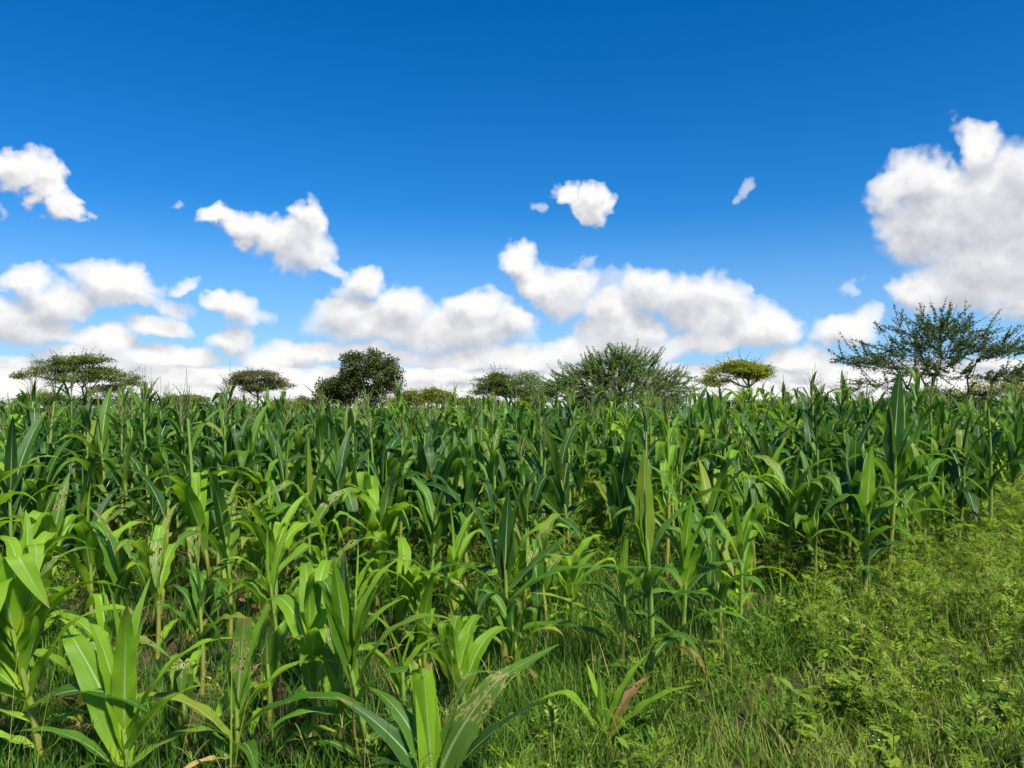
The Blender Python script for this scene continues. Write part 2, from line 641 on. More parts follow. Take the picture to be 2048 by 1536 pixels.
M['grass'] = tint_mat('grass_blades', [(0, (0.020, 0.070, 0.008)), (0.45, (0.075, 0.190, 0.012)), (0.8, (0.185, 0.275, 0.024)), (1, (0.30, 0.27, 0.09))], trans=0.35, patch=(0.9, 0.5))
M['weed'] = tint_mat('weed_leaves', [(0, (0.050, 0.125, 0.008)), (0.5, (0.135, 0.235, 0.014)), (0.86, (0.245, 0.310, 0.026)), (0.93, (0.16, 0.15, 0.05)), (0.97, (0.70, 0.72, 0.60)), (1, (0.80, 0.80, 0.72))], trans=0.3, patch=(0.55, 0.16))
M['bark'] = tint_mat('bark', [(0, (0.045, 0.038, 0.032)), (1, (0.10, 0.085, 0.065))], trans=0.0, rough=0.85, patch=(6.0, 1.0))


# ------------------------------------------------------------------ ground
def build_ground():
    m = new_mat('soil')
    pos = S(N('ShaderNodeNewGeometry').outputs['Position'])
    a = noise(pos, 1.3, 5, 0.6)
    b = noise(pos, 14, 5, 0.65)
    col = mixc(b, (0.050, 0.030, 0.018), (0.125, 0.080, 0.048))
    col = mixc(smooth(a, 0.42, 0.62), col, (0.045, 0.070, 0.018))
    dist = vmath('LENGTH', pos)
    col = mixc(smooth(dist, 45, 90), col, mixc(noise(pos, 0.05, 4, 0.6), (0.05, 0.09, 0.022), (0.12, 0.14, 0.045)))
    bump = N('ShaderNodeBump')
    bump.inputs['Strength'].default_value = 0.8
    bump.inputs['Distance'].default_value = 0.05
    put(bump.inputs['Height'], b)
    leaf_surface(col, rough=0.95, trans=0.0, normal=S(bump.outputs[0]), spec=0.1)
    # fine near the camera, wide towards the level line
    g = np.concatenate([[-3000, -1200, -400, -120, -50], np.linspace(-22, 22, 89), [50, 120, 400, 1200, 3000]])
    X, Y = np.meshgrid(g, g + 8)
    Z = ground_z(X, Y)
    v = np.stack([X, Y, Z], -1).reshape(-1, 3)
    o = obj('ground', mesh('ground', v, grid_faces(len(g), len(g)), m))
    tag(o, 'brown soil of the maize field, mostly hidden by grass', 'soil', kind='structure')


def ground_z(x, y):
    """low old ridges of the rows, level far off"""
    x, y = np.asarray(x, float), np.asarray(y, float)
    z = 0.025 * np.sin(x * 2.1 + 0.6 * np.sin(y * 0.7)) + 0.03 * np.sin(y * 1.3 + x * 0.5) + 0.02 * np.sin(x * 3.7 + y * 2.9)
    far = np.clip(1 - (np.hypot(x, y - 8) - 18) / 4.0, 0, 1)
    return z * far


build_ground()


def spot(px, dist):
    """metres to the side for a bearing given as a picture column, at a distance"""
    return (px - 1024) / FOC * dist


# ------------------------------------------------------------------ maize leaves
def blade(L=0.7, W=0.075, th0=25, bend=95, power=1.5, kink=0, kink_at=0.55, fold=22, twist=0, side=0.0, ruffle=0.012, waves=4.5,
          phase=0.0, rows=15, cols=5, tip=1.0, base_w=0.5, rag=0.0):
    """one leaf: leaves the stalk at the origin towards +X, angles are from the vertical, degrees"""
    t = np.linspace(0, 1, rows)
    ss = np.clip((t - kink_at) / 0.09, 0, 1)
    ang = np.radians(th0 + bend * t ** power + kink * ss * ss * (3 - 2 * ss))
    ds = L / (rows - 1)
    cx = np.concatenate([[0], np.cumsum(np.sin((ang[1:] + ang[:-1]) / 2) * ds)])
    cz = np.concatenate([[0], np.cumsum(np.cos((ang[1:] + ang[:-1]) / 2) * ds)])
    cyy = side * L * t ** 1.6
    tan = np.stack([np.sin(ang), np.zeros(rows), np.cos(ang)], 1)
    nor = np.stack([-np.cos(ang), np.zeros(rows), np.sin(ang)], 1)      # upper face
    lat = np.tile(np.array([[0, 1.0, 0]]), (rows, 1))
    tw = np.radians(twist) * t ** 1.3
    lat2 = lat * np.cos(tw)[:, None] + nor * np.sin(tw)[:, None]
    nor2 = nor * np.cos(tw)[:, None] - lat * np.sin(tw)[:, None]
    rise = np.clip(t / 0.32, 0, 1)
    w = (base_w + (1 - base_w) * rise * rise * (3 - 2 * rise)) * np.clip(1 - (t * tip) ** 2.6, 0.0, 1) ** 0.85
    w = 0.5 * W * np.maximum(w, 0.03)
    u = np.linspace(-1, 1, cols)
    fo = np.radians(fold + 42 * np.exp(-t / 0.10))
    v = np.zeros((rows, cols, 3))
    for j, uj in enumerate(u):
        rip = ruffle * (uj * uj) * np.sin(2 * np.pi * waves * t + phase + (1.9 if uj > 0 else 0)) * np.clip(t * 4, 0, 1) * (w / (0.5 * W))
        off_l = (w * uj * np.cos(fo))[:, None] * lat2
        off_n = (w * abs(uj) * np.sin(fo) + rip)[:, None] * nor2
        v[:, j] = np.stack([cx, cyy, cz], 1) + off_l + off_n
    if rag:                                             # torn, frayed end
        q = np.random.default_rng(int(L * 1000 + th0 * 7 + cols))
        for k, amt in ((-1, 1.0), (-2, .45)):
            v[k] += tan[k] * (q.uniform(-1, .25, cols)[:, None] * rag * amt * L) + nor[k] * (q.normal(0, .25, cols)[:, None] * rag * L)
    uv = np.stack(np.meshgrid(np.linspace(0, 1, cols), t), -1).reshape(-1, 2)
    return v.reshape(-1, 3), grid_faces(rows, cols), uv


def leaf_params(kind, r):
    """one random leaf shape of a kind, 1 m long"""
    g = r.uniform
    ph = g(0, 6.3)
    if kind == 'arch':
        return dict(th0=g(12, 28), bend=g(90, 140), power=g(1.4, 2.6), fold=g(12, 26), twist=g(-35, 35), side=g(-.12, .12), ruffle=g(.008, .022), waves=g(3, 6), phase=ph)
    if kind == 'kink':
        return dict(th0=g(8, 24), bend=g(15, 45), power=1.5, kink=g(90, 145), kink_at=g(.34, .62), fold=g(8, 18), twist=g(-20, 20), side=g(-.06, .06), ruffle=g(.004, .014), waves=g(2, 5), phase=ph)
    if kind == 'up':
        return dict(th0=g(6, 18), bend=g(20, 75), power=g(1.4, 2.6), fold=g(16, 34), twist=g(-30, 30), side=g(-.06, .06), ruffle=g(.004, .012), waves=g(2, 4), phase=ph)
    if kind == 'spike':
        return dict(th0=g(0, 5), bend=g(2, 14), power=1.6, fold=g(50, 68), twist=g(-10, 10), side=g(-.03, .03), ruffle=.002, waves=2, phase=ph, base_w=0.9)
    if kind == 'low':
        return dict(th0=g(38, 58), bend=g(65, 105), power=g(1.0, 1.6), fold=g(8, 20), twist=g(-60, 60), side=g(-.2, .2), ruffle=g(.012, .028), waves=g(3, 6), phase=ph)
    if kind == 'dry':
        return dict(th0=g(55, 90), bend=g(70, 105), power=g(.6, 1.0), fold=g(35, 60), twist=g(-120, 120), side=g(-.2, .2), ruffle=g(.02, .04), waves=g(4, 7), phase=ph)


KINDS = ['arch', 'kink', 'up', 'spike', 'low', 'dry']
WREL = dict(arch=.150, kink=.156, up=.142, spike=.10, low=.140, dry=.06)      # width for a length of 1
LEAF = {}            # (kind, tone, detail) -> meshes 1 m long
SHEET = {}           # (kind) -> coarse arrays for the merged field


def build_leaf_library():
    for kind in KINDS:
        r = np.random.default_rng(50 + KINDS.index(kind))
        shapes = [leaf_params(kind, r) for _ in range(9)]
        tones = ['leaf_dry'] if kind == 'dry' else ['leaf_young', 'leaf_mid', 'leaf_deep', 'leaf_hole']
        for detail, (rows, cols) in dict(near=(19, 7), far=(10, 4)).items():
            for tone in tones:
                LEAF[(kind, tone, detail)] = []
                for s in shapes:
                    v, f, uv = blade(L=1.0, W=WREL[kind], rows=rows, cols=cols, **s)
                    LEAF[(kind, tone, detail)].append(mesh('maize_leaf', v, f, M[tone], uv))
        SHEET[kind] = [blade(L=1.0, W=WREL[kind] * 1.05, rows=7, cols=3, **s) for s in shapes]


build_leaf_library()


def stalk_arrays(sides=8, rows=15, nodes=5):
    t = np.linspace(0, 1, rows)
    pts = np.stack([0.012 * np.sin(t * 3.0), 0.010 * np.sin(t * 4.3 + 1), t], 1)
    r = 0.0135 * (1.05 - 0.45 * t) * (1 + 0.22 * np.exp(-((t * nodes) % 1.0 - 0.5) ** 2 / 0.008))
    return tube(pts, r, sides)


STALK = mesh('stalk', *stalk_arrays()[:2], M['stalk'], stalk_arrays()[2])


def tassel_arrays(seed, sides=3):
    r = np.random.default_rng(seed)
    P = Pile()
    n = 11
    for i in range(n):
        a = r.uniform(0, 6.28)
        spread = 0 if i == 0 else r.uniform(0.2, 0.7)
        L = 0.30 if i == 0 else r.uniform(0.15, 0.25)
        z0 = 0.12 if i == 0 else r.uniform(0.03, 0.12)
        t = np.linspace(0, 1, 6)
        ang = spread * (0.5 + 1.0 * t)
        ds = L / 5
        h = np.concatenate([[0], np.cumsum(np.sin(ang[1:]) * ds)])
        z = z0 + np.concatenate([[0], np.cumsum(np.cos(ang[1:]) * ds)])
        pts = np.stack([h * math.cos(a), h * math.sin(a), z], 1)
        v, f, uv = tube(pts, 0.0032 * (1.0 - 0.4 * t), sides)
        P.add(v, f, uv, r.uniform(0, 1))
    v, f, uv = tube([(0, 0, -0.12), (0, 0, 0.03), (0, 0, 0.13)], [0.006, 0.005, 0.004], 4)
    P.add(v, f, uv, 0.2)
    return P


TASSEL = [tassel_arrays(s) for s in range(4)]
TASSEL_ME = [p.mesh('tassel', M['tassel']) for p in TASSEL]


def plan_plant(H, r, tassel=False, lush=1.0, young=False, dry=0.25):
    """where the leaves of a plant sit: list of (kind, height, turn, length, lean)"""
    S_h = H * (0.42 if young else 0.60) * r.uniform(.94, 1.06)
    if tassel:
        S_h = H * 0.90
    n = int(r.integers(7, 10)) if young else int(r.integers(9, 13))
    if tassel:
        n += 1
    plane = r.uniform(0, math.pi)
    leaves = []
    for i in range(n):
        f = i / (n - 1)
        z = S_h * (0.10 + 0.90 * f ** (0.75 if young else 0.9))
        L = H * (0.32 + 0.28 * math.sin(math.pi * min(1, 0.22 + 0.62 * f))) * r.uniform(.85, 1.12) * lush
        if tassel:
            L *= 0.80 - 0.30 * f
        L = min(L, 0.80)
        q = r.random()
        if f < 0.28:
            kind = 'dry' if q < dry else 'low'
            L *= 0.72
        elif f < 0.62:
            kind = 'arch' if q < 0.62 else ('kink' if q < 0.82 else 'low')
        elif f < 0.93:
            kind = 'up' if q < 0.22 else ('kink' if q < 0.58 else 'arch')
        else:
            kind = ('up' if q < .45 else 'kink') if (q < 0.75 or tassel) else 'spike'
            L *= 0.8
        turn = plane + math.pi * i + r.normal(0, 0.38)
        leaves.append((kind, z, turn, L, r.normal(0, 0.05)))
    return S_h, leaves


def add_plant(x, y, H, seed, tone, detail, label, grp, tassel=False, young=False, lush=1.0, extra=None, turn=None, dry=0.25, name='maize_plant'):
    r = np.random.default_rng(seed)
    z0 = float(ground_z(x, y)) - 0.01
    root = empty(name, (x, y, z0))
    root.rotation_euler = (r.normal(0, 0.05), r.normal(0, 0.05), 0 if turn is None else turn)
    tag(root, label, 'maize', grp)
    if extra is None or extra.get('auto', True):
        S_h, leaves = plan_plant(H, r, tassel, lush, young, dry)
    else:
        S_h, leaves = extra['stalk'], []
    k = 0.8 + 0.35 * H
    if young:
        k *= 1.1
    obj('stalk', STALK, root, scale=(k, k, S_h * 1.02))
    for (kind, z, tn, L, lean) in leaves:
        tt = 'leaf_dry' if kind == 'dry' else tone
        if kind != 'dry' and tone == 'leaf_mid' and z < 0.35 * H and r.random() < 0.15:
            tt = 'leaf_young'
        if tt in ('leaf_young', 'leaf_mid') and detail == 'near' and kind in ('arch', 'kink', 'up') and r.random() < 0.16:
            tt = 'leaf_hole'
        me = LEAF[(kind, tt, detail)][int(r.integers(9))]
        wid = r.uniform(.98, 1.32) * (1.12 if young else 1.0)
        o = obj('leaf', me, root, (0, 0, z), (0, lean, tn), (L, L * wid, L))
    for (tt, z, tn, L, wid, shape) in (extra or {}).get('leaves', []):
        W = shape.pop('W', 0.135)
        v, f, uv = blade(L=1.0, W=W, rows=24, cols=9, **shape)
        me = mesh('maize_leaf', v, f, M[tt], uv)
        obj('leaf', me, root, (0, 0, z), (0, 0, math.radians(tn)), (L, L * wid * 1.36, L))
    if tassel:
        obj('tassel', TASSEL_ME[seed % 4], root, (0, 0, S_h), (r.normal(0, .1), r.normal(0, .1), r.uniform(0, 6)), (1, 1, r.uniform(.9, 1.25)))
    return root

# ------------------------------------------------------------------ the maize plants in front, one by one
def L_(tone, z, turn, length, wid=1.0, **shape):
    base = dict(th0=20, bend=60, power=1.5, fold=18, ruffle=.010, waves=4)
    base.update(shape)
    return (tone, z, turn, length, wid, base)


Y_, D_, G_, H_ = 'leaf_young', 'leaf_deep', 'leaf_mid', 'leaf_hole'
# column, distance, height, tone, label, options
HEROES = [
    (95, 3.35, 1.05, Y_, 'tall yellow-stalked maize plant at the left edge, broad leaves arching left', dict(seed=3, dry=0.0, leaves=[
        L_(Y_, .50, 170, .62, 1.0, th0=22, bend=100), L_(Y_, .62, -60, .62, 1.15, th0=6, bend=10, kink=150, kink_at=.55, side=.15), L_(Y_, .60, 110, .60, 1.2, th0=5, bend=20, kink=80, kink_at=.7, side=.12), L_(Y_, .40, 130, .6, 1.1, th0=20, bend=100, side=.1), L_(Y_, .60, -80, .62, 1.25, th0=6, bend=22, kink=120, kink_at=.42),
        L_(Y_, .34, 190, .55, 1.1, th0=48, bend=85), L_(G_, .30, -10, .60, 1.2, th0=55, bend=75, power=1.0)])),
    (262, 3.22, .80, Y_, 'bright lime-green young maize plant with a wide rosette of leaves', dict(seed=8, young=True, auto=False, stalk=.30, leaves=[
        L_(Y_, .14, 105, .70, 1.3, th0=4, bend=20, kink=70, kink_at=.72, fold=14, side=.26), L_(G_, .10, 190, .5, 1.2, th0=36, bend=60), L_(Y_, .20, 160, .62, 1.2, th0=8, bend=30), L_(Y_, .24, 20, .68, 1.0, th0=24, bend=95, power=2.0),
        L_(Y_, .26, -60, .62, 1.1, th0=10, bend=30, fold=36), L_(Y_, .26, 70, .66, .9, th0=6, bend=18, fold=44), L_(Y_, .28, 250, .58, .8, th0=3, bend=8, fold=58),
        L_(Y_, .18, -15, .56, 1.1, th0=32, bend=60), L_(Y_, .20, 115, .6, 1.0, th0=16, bend=70), L_(G_, .10, -100, .34, 1.3, th0=40, bend=70), L_(G_, .08, 220, .38, 1.2, th0=55, bend=60),
        L_(Y_, .28, -20, .5, .7, th0=10, bend=10, fold=50), L_(G_, .12, 30, .46, 1.2, th0=50, bend=80)])),
    (470, 3.45, .80, Y_, 'short maize plant with torn upright leaf tips, beside the lime-green young plant', dict(seed=21, young=True, auto=False, stalk=.34, leaves=[
        L_(H_, .30, -70, .46, 1.25, th0=3, bend=10, tip=.72, fold=24), L_(Y_, .30, 40, .5, 1.1, th0=6, bend=18, tip=.8), L_(G_, .34, 200, .48, .9, th0=12, bend=24, tip=.85), L_(Y_, .26, 5, .62, .85, th0=26, bend=95, power=1.8),
        L_(G_, .22, -12, .72, .9, th0=42, bend=70, power=1.3), L_(G_, .18, 185, .6, .85, th0=40, bend=85), L_(G_, .14, -60, .5, 1.0, th0=45, bend=80), L_(G_, .08, 150, .4, 1.1, th0=50, bend=70), L_('leaf_dry', .10, 230, .34, .8, th0=60, bend=90, fold=40)])),
    (632, 3.65, .96, Y_, 'slender maize plant with bare pinkish lower stalk in front, drooping leaf tips', dict(seed=33, dry=.5)),
    (678, 3.52, .90, Y_, 'pale green maize plant with thin straight stalk left of the broad centre plant', dict(seed=41, lush=.85, dry=.4)),
    (740, 3.42, .95, Y_, 'broad-leaved maize plant in front of the middle, dry brown strip down its stem', dict(seed=55, young=True, auto=False, stalk=.52, leaves=[
        L_(G_, .42, 150, .66, 1.15, th0=4, bend=16, kink=150, kink_at=.70), L_(Y_, .44, 10, .52, 1.3, th0=16, bend=26, fold=30), L_(Y_, .50, -75, .50, 1.2, th0=3, bend=12, fold=36), L_(D_, .50, 60, .52, 1.1, th0=4, bend=10),
        L_(Y_, .46, 25, .62, 1.0, th0=14, bend=70, power=2.2), L_(G_, .38, 5, .62, 1.0, th0=26, bend=100, power=1.7), L_(G_, .34, -30, .5, 1.1, th0=40, bend=80), L_(G_, .26, 195, .44, 1.1, th0=48, bend=90),
        L_(G_, .16, 15, .4, 1.2, th0=55, bend=60), L_(G_, .08, 170, .36, 1.3, th0=40, bend=80), L_('leaf_dry', .46, -90, .42, .28, th0=150, bend=28, fold=55, power=1, twist=140, side=.1), L_(Y_, .5, 230, .4, .9, th0=6, bend=14)])),
    (872, 3.08, .62, Y_, 'gnawed foreground maize plant with holes in its broad upright leaf', dict(seed=62, young=True, auto=False, stalk=.16, leaves=[
        L_(Y_, .04, -100, .56, 1.35, th0=1, bend=4, tip=.62, fold=38, ruffle=.003, twist=22, rag=.06, base_w=.7),
        L_(Y_, .04, 100, .52, 1.2, th0=1, bend=5, tip=.6, fold=34, ruffle=.003, twist=-15, rag=.07, base_w=.7),
        L_(H_, .05, 62, .68, 1.45, th0=5, bend=14, kink=40, kink_at=.66, fold=10, ruffle=.006, side=-.36, base_w=.6),
        L_(H_, .08, 25, .62, 1.0, th0=12, bend=30, kink=60, kink_at=.75, side=-.1),
        L_(D_, .06, 12, .70, 1.15, th0=34, bend=42, kink=110, kink_at=.80, power=1.0, fold=14, side=-.12, twist=-30),
        L_(D_, .05, 120, .50, 1.3, th0=12, bend=40, fold=26, side=.34), L_(D_, .05, 215, .38, 1.2, th0=26, bend=50, fold=24), L_(D_, .05, -130, .42, 1.4, th0=26, bend=60, fold=30),
        L_(G_, .10, 120, .50, 1.1, th0=8, bend=70, side=.2), L_(Y_, .05, 75, .54, 1.1, th0=4, bend=18, side=.1, tip=.8, rag=.05), L_(G_, .05, -20, .40, 1.2, th0=44, bend=80), L_('leaf_dry', .08, -40, .26, 1.3, th0=70, bend=90, fold=30)])),
    (1004, 4.55, 1.10, G_, 'upright dark-bladed maize plant in the middle, long leaf reaching right', dict(seed=71, auto=False, stalk=.66, dry=.2, leaves=[
        L_(D_, .52, 165, .60, 1.25, th0=16, bend=16, fold=22), L_(D_, .56, -80, .58, 1.3, th0=2, bend=8, fold=34), L_(G_, .58, 30, .56, 1.0, th0=5, bend=12), L_(G_, .50, 10, .60, 1.2, th0=38, bend=26, kink=80, kink_at=.75),
        L_(G_, .44, -5, .80, .95, th0=40, bend=70, power=1.2), L_(G_, .46, 190, .56, 1.0, th0=24, bend=110), L_(D_, .40, -110, .5, 1.2, th0=30, bend=110), L_(G_, .26, -15, .76, .8, th0=52, bend=75, power=1.0), L_(G_, .22, 175, .5, 1.0, th0=45, bend=90),
        L_('leaf_dry', .16, -40, .34, .8, th0=80, bend=90, fold=40), L_('leaf_dry', .12, 30, .3, .8, th0=85, bend=80, fold=40), L_(G_, .62, 100, .5, .8, th0=3, bend=8, fold=56)])),
    (905, 4.35, .74, Y_, 'yellow-green maize plant with ragged folded leaf tips behind the gnawed plant', dict(seed=83, young=True, dry=.4)),
    (955, 4.85, .86, Y_, 'small yellowish maize plant half hidden left of the upright dark-bladed one', dict(seed=92, young=True)),
    (1095, 4.95, .98, G_, 'maize plant with withered orange lower leaves beside the grassy gap', dict(seed=101, dry=1.0)),
    (1236, 4.28, .86, Y_, 'spindly yellow maize plant standing alone in the grassy gap', dict(seed=113, auto=False, stalk=.62, leaves=[
        L_(Y_, .58, 175, .48, .85, th0=14, bend=40, kink=95, kink_at=.35), L_(Y_, .58, -80, .30, .9, th0=3, bend=8, tip=.8), L_(Y_, .52, 20, .30, .9, th0=22, bend=60), L_(G_, .46, 185, .40, .75, th0=30, bend=90), L_(G_, .50, 5, .46, .8, th0=50, bend=75, power=1),
        L_(G_, .30, 190, .62, .7, th0=36, bend=50, power=1.0), L_(G_, .40, 120, .36, .8, th0=24, bend=90)])),
    (1300, 4.20, 1.36, G_, 'tall tight maize plant with a pointed upright spike right of the grassy gap', dict(seed=124, auto=False, stalk=.86, leaves=[
        L_(G_, .74, -85, .62, 1.25, th0=2, bend=5, fold=30), L_(G_, .80, 60, .58, .7, th0=1, bend=4, fold=60), L_(Y_, .70, 170, .5, 1.0, th0=8, bend=18, kink=130, kink_at=.5), L_(G_, .66, 10, .58, 1.0, th0=14, bend=70), L_(G_, .56, -70, .46, 1.2, th0=20, bend=130),
        L_(G_, .54, 200, .5, 1.0, th0=24, bend=115), L_(G_, .42, -20, .5, 1.1, th0=32, bend=110), L_(D_, .38, 185, .46, 1.1, th0=34, bend=100), L_(G_, .28, -60, .44, 1.1, th0=40, bend=100), L_(G_, .2, 40, .4, 1.0, th0=45, bend=95), L_(G_, .70, 110, .5, 1.0, th0=8, bend=40), L_(G_, .12, 170, .36, 1.0, th0=55, bend=80)])),
    (1352, 4.55, 1.14, Y_, 'maize plant with a bright leaf arching to the right, beside the tall spike', dict(seed=131, auto=False, stalk=.66, leaves=[
        L_(Y_, .60, -25, .74, 1.0, th0=10, bend=45, kink=105, kink_at=.5), L_(Y_, .58, 160, .60, 1.1, th0=5, bend=14, kink=150, kink_at=.8), L_(Y_, .62, -80, .48, 1.0, th0=3, bend=10, fold=34), L_(Y_, .50, -60, .42, 1.3, th0=14, bend=30), L_(G_, .46, 5, .6, 1.0, th0=26, bend=105),
        L_(G_, .40, 190, .6, 1.0, th0=24, bend=110), L_(G_, .30, -30, .5, 1.1, th0=40, bend=100), L_(G_, .24, 170, .5, 1.0, th0=45, bend=95), L_(G_, .14, 10, .4, 1.0, th0=50, bend=85), L_('leaf_dry', .2, -70, .34, .8, th0=75, bend=90, fold=40)])),
    (1212, 3.68, .42, Y_, 'low yellow-green maize seedling close to the ground with two spreading leaves', dict(seed=142, young=True, auto=False, stalk=.10, leaves=[
        L_(Y_, .04, 165, .46, 1.2, th0=26, bend=20, kink=60, kink_at=.6, side=.1), L_(Y_, .05, 15, .46, 1.1, th0=22, bend=36), L_(Y_, .06, -85, .32, 1.0, th0=4, bend=8), L_(Y_, .06, 130, .36, .9, th0=6, bend=14),
        L_(Y_, .03, -8, .52, 1.0, th0=42, bend=45), L_(G_, .03, 200, .38, 1.1, th0=40, bend=60), L_('leaf_dry', .05, 30, .4, 1.4, th0=34, bend=50, fold=20)])),
    (1440, 4.85, .98, G_, 'maize plant with blue-green hanging leaves at the weedy edge', dict(seed=151, dry=.4)),
    (1392, 5.30, 1.05, G_, 'maize plant crowded behind the bright arching leaf', dict(seed=158)),
    (1490, 6.15, 1.30, G_, 'maize plant with bare yellow stalk at the edge of the weeds', dict(seed=163, lush=.85)),
    (1628, 6.80, 1.50, G_, 'maize plant with long yellow lower stalk left of the tallest one', dict(seed=172, lush=.9)),
    (1722, 6.25, 1.42, G_, 'maize plant with wide hanging pale-ribbed leaves facing the weeds', dict(seed=184, auto=False, stalk=.78, leaves=[
        L_(G_, .66, 180, .66, 1.3, th0=14, bend=60, kink=80, kink_at=.4), L_(Y_, .72, -85, .62, 1.35, th0=2, bend=6), L_(G_, .70, -30, .74, 1.1, th0=14, bend=40, kink=100, kink_at=.4), L_(G_, .60, 5, .7, 1.1, th0=22, bend=110), L_(G_, .5, -70, .6, 1.2, th0=30, bend=120),
        L_(G_, .42, 190, .6, 1.1, th0=30, bend=110), L_(D_, .36, 15, .6, 1.0, th0=36, bend=105), L_(D_, .26, -110, .5, 1.1, th0=45, bend=100), L_(D_, .18, -10, .44, 1.0, th0=50, bend=90), L_(G_, .72, 70, .6, 1.0, th0=8, bend=24)])),
    (1768, 6.75, 1.98, G_, 'tallest maize plant on the right, its dark blade rising above the field', dict(seed=195, auto=False, stalk=1.22, leaves=[
        L_(D_, 1.05, -90, .92, 1.25, th0=1, bend=3, fold=30), L_(G_, 1.10, 175, .55, 1.0, th0=3, bend=8, tip=.8), L_(G_, 1.08, 20, .56, 1.1, th0=16, bend=26), L_(G_, 1.04, 0, .66, 1.0, th0=16, bend=60, kink=60, kink_at=.5), L_(G_, .95, -30, .7, 1.1, th0=20, bend=120),
        L_(G_, .90, 200, .7, 1.0, th0=20, bend=115), L_(G_, .78, 10, .7, 1.1, th0=28, bend=110), L_(D_, .70, 185, .7, 1.0, th0=28, bend=115), L_(G_, .56, -15, .66, 1.0, th0=36, bend=105), L_(D_, .46, 170, .6, 1.0, th0=40, bend=100), L_(G_, .3, 20, .5, 1.0, th0=45, bend=95), L_(D_, .2, 200, .45, 1.0, th0=50, bend=90)])),
    (1845, 7.6, 1.58, G_, 'maize plant with leaves sweeping right over the tall weeds', dict(seed=203, lush=1.1)),
    (1912, 8.8, 1.72, D_, 'dark maize plant in front of the thorn tree on the right', dict(seed=214, lush=1.1)),
    (2012, 10.2, 1.75, G_, 'maize plant with a curling leaf at the right edge above the weeds', dict(seed=226)),
    (75, 5.3, 1.28, Y_, 'bright maize plant near the left edge behind the yellow-stalked one', dict(seed=231)),
    (24, 6.0, 1.72, D_, 'tall dark maize plant cut by the left edge with one leaf curled over the sky', dict(seed=245, lush=1.15)),
    (185, 5.5, 1.12, Y_, 'maize plant with light green kinked leaf, behind the two left-hand front plants', dict(seed=252)),
    (320, 5.0, 1.04, Y_, 'maize plant with a broad folded leaf behind the lime-green rosette', dict(seed=267)),
    (398, 6.4, 1.62, G_, 'maize plant with a golden tassel standing free, left of the middle', dict(seed=271, tassel=True)),
    (432, 8.8, 1.92, D_, 'tall dark spiky maize plant rising over the horizon, left of the middle', dict(seed=283, lush=1.15)),
    (520, 5.7, 1.06, G_, 'maize plant with arching blue-green leaf left of the middle', dict(seed=294)),
    (618, 5.9, 1.36, G_, 'maize plant with one thin erect blade pointing straight up', dict(seed=308, leaves=[L_(G_, .72, -90, .70, .75, th0=1, bend=3, fold=48)])),
    (705, 5.05, 1.02, Y_, 'bushy yellow-green maize plant behind the broad-leaved front one', dict(seed=316, young=True)),
    (790, 5.15, 1.06, Y_, 'yellow-green maize plant with fountain of leaves, centre of the second row', dict(seed=324, young=True)),
    (850, 5.9, 1.18, G_, 'maize plant with leaves arching right, middle of the second row', dict(seed=333)),
    (560, 4.7, .92, Y_, 'small maize plant with a withered orange leaf left of the slender one', dict(seed=341, dry=1.0)),
    (410, 4.4, .86, G_, 'maize plant with drooping leaves in the shade behind the torn-tipped plant', dict(seed=352, dry=.8)),
    (985, 6.9, 1.48, G_, 'maize plant with a yellow tassel between two folded leaves, near the middle', dict(seed=365, tassel=True)),
    (1345, 8.0, 1.68, G_, 'maize plant with a pale tassel above the bright arching leaf', dict(seed=377, tassel=True)),
    (165, 3.95, .78, Y_, 'lime-green young maize plant between the yellow-stalked plant and the rosette', dict(seed=401, young=True, dry=.2)),
    (372, 3.70, .74, Y_, 'lime-green young maize plant right of the rosette', dict(seed=412, young=True, dry=.3)),
    (540, 3.95, .80, Y_, 'lime-green young maize plant right of the torn-tipped one', dict(seed=423, young=True, dry=.4)),
    (800, 3.95, .80, Y_, 'lime-green young maize plant just behind the gnawed one, on its left', dict(seed=434, young=True, dry=.3)),
    (845, 4.55, .86, Y_, 'yellow-green maize plant between the broad-leaved front one and the ragged one', dict(seed=445, young=True)),
    (1038, 4.25, .78, G_, 'maize plant with drooping leaves right of the gnawed one, before the dark-bladed one', dict(seed=523, dry=.8)),
    (1140, 5.5, 1.0, Y_, 'yellow-green maize plant at the far end of the grassy gap', dict(seed=534, young=True, dry=.5)),
    (20, 4.0, .95, Y_, 'lime-green maize plant cut by the left edge, low in the picture', dict(seed=456, young=True)),
    (1405, 6.1, 1.22, G_, 'leafy maize plant behind the blue-green one at the weedy edge', dict(seed=467, lush=1.1)),
    (1560, 7.0, 1.45, G_, 'broad-leaved maize plant behind the bare-stalked one by the weeds', dict(seed=478, lush=1.15)),
    (1690, 7.6, 1.62, D_, 'dark leafy maize plant close behind the tallest one, on its left', dict(seed=489, lush=1.15)),
    (1815, 7.3, 1.66, G_, 'leafy maize plant close to the tallest one, on its right', dict(seed=490, lush=1.15)),
    (1880, 8.1, 1.72, G_, 'leafy maize plant standing over the weeds below the thorn tree trunk', dict(seed=501, lush=1.15)),
    (1965, 9.2, 1.80, D_, 'tall dark maize plant near the right edge above the weeds', dict(seed=512, lush=1.15)),
]

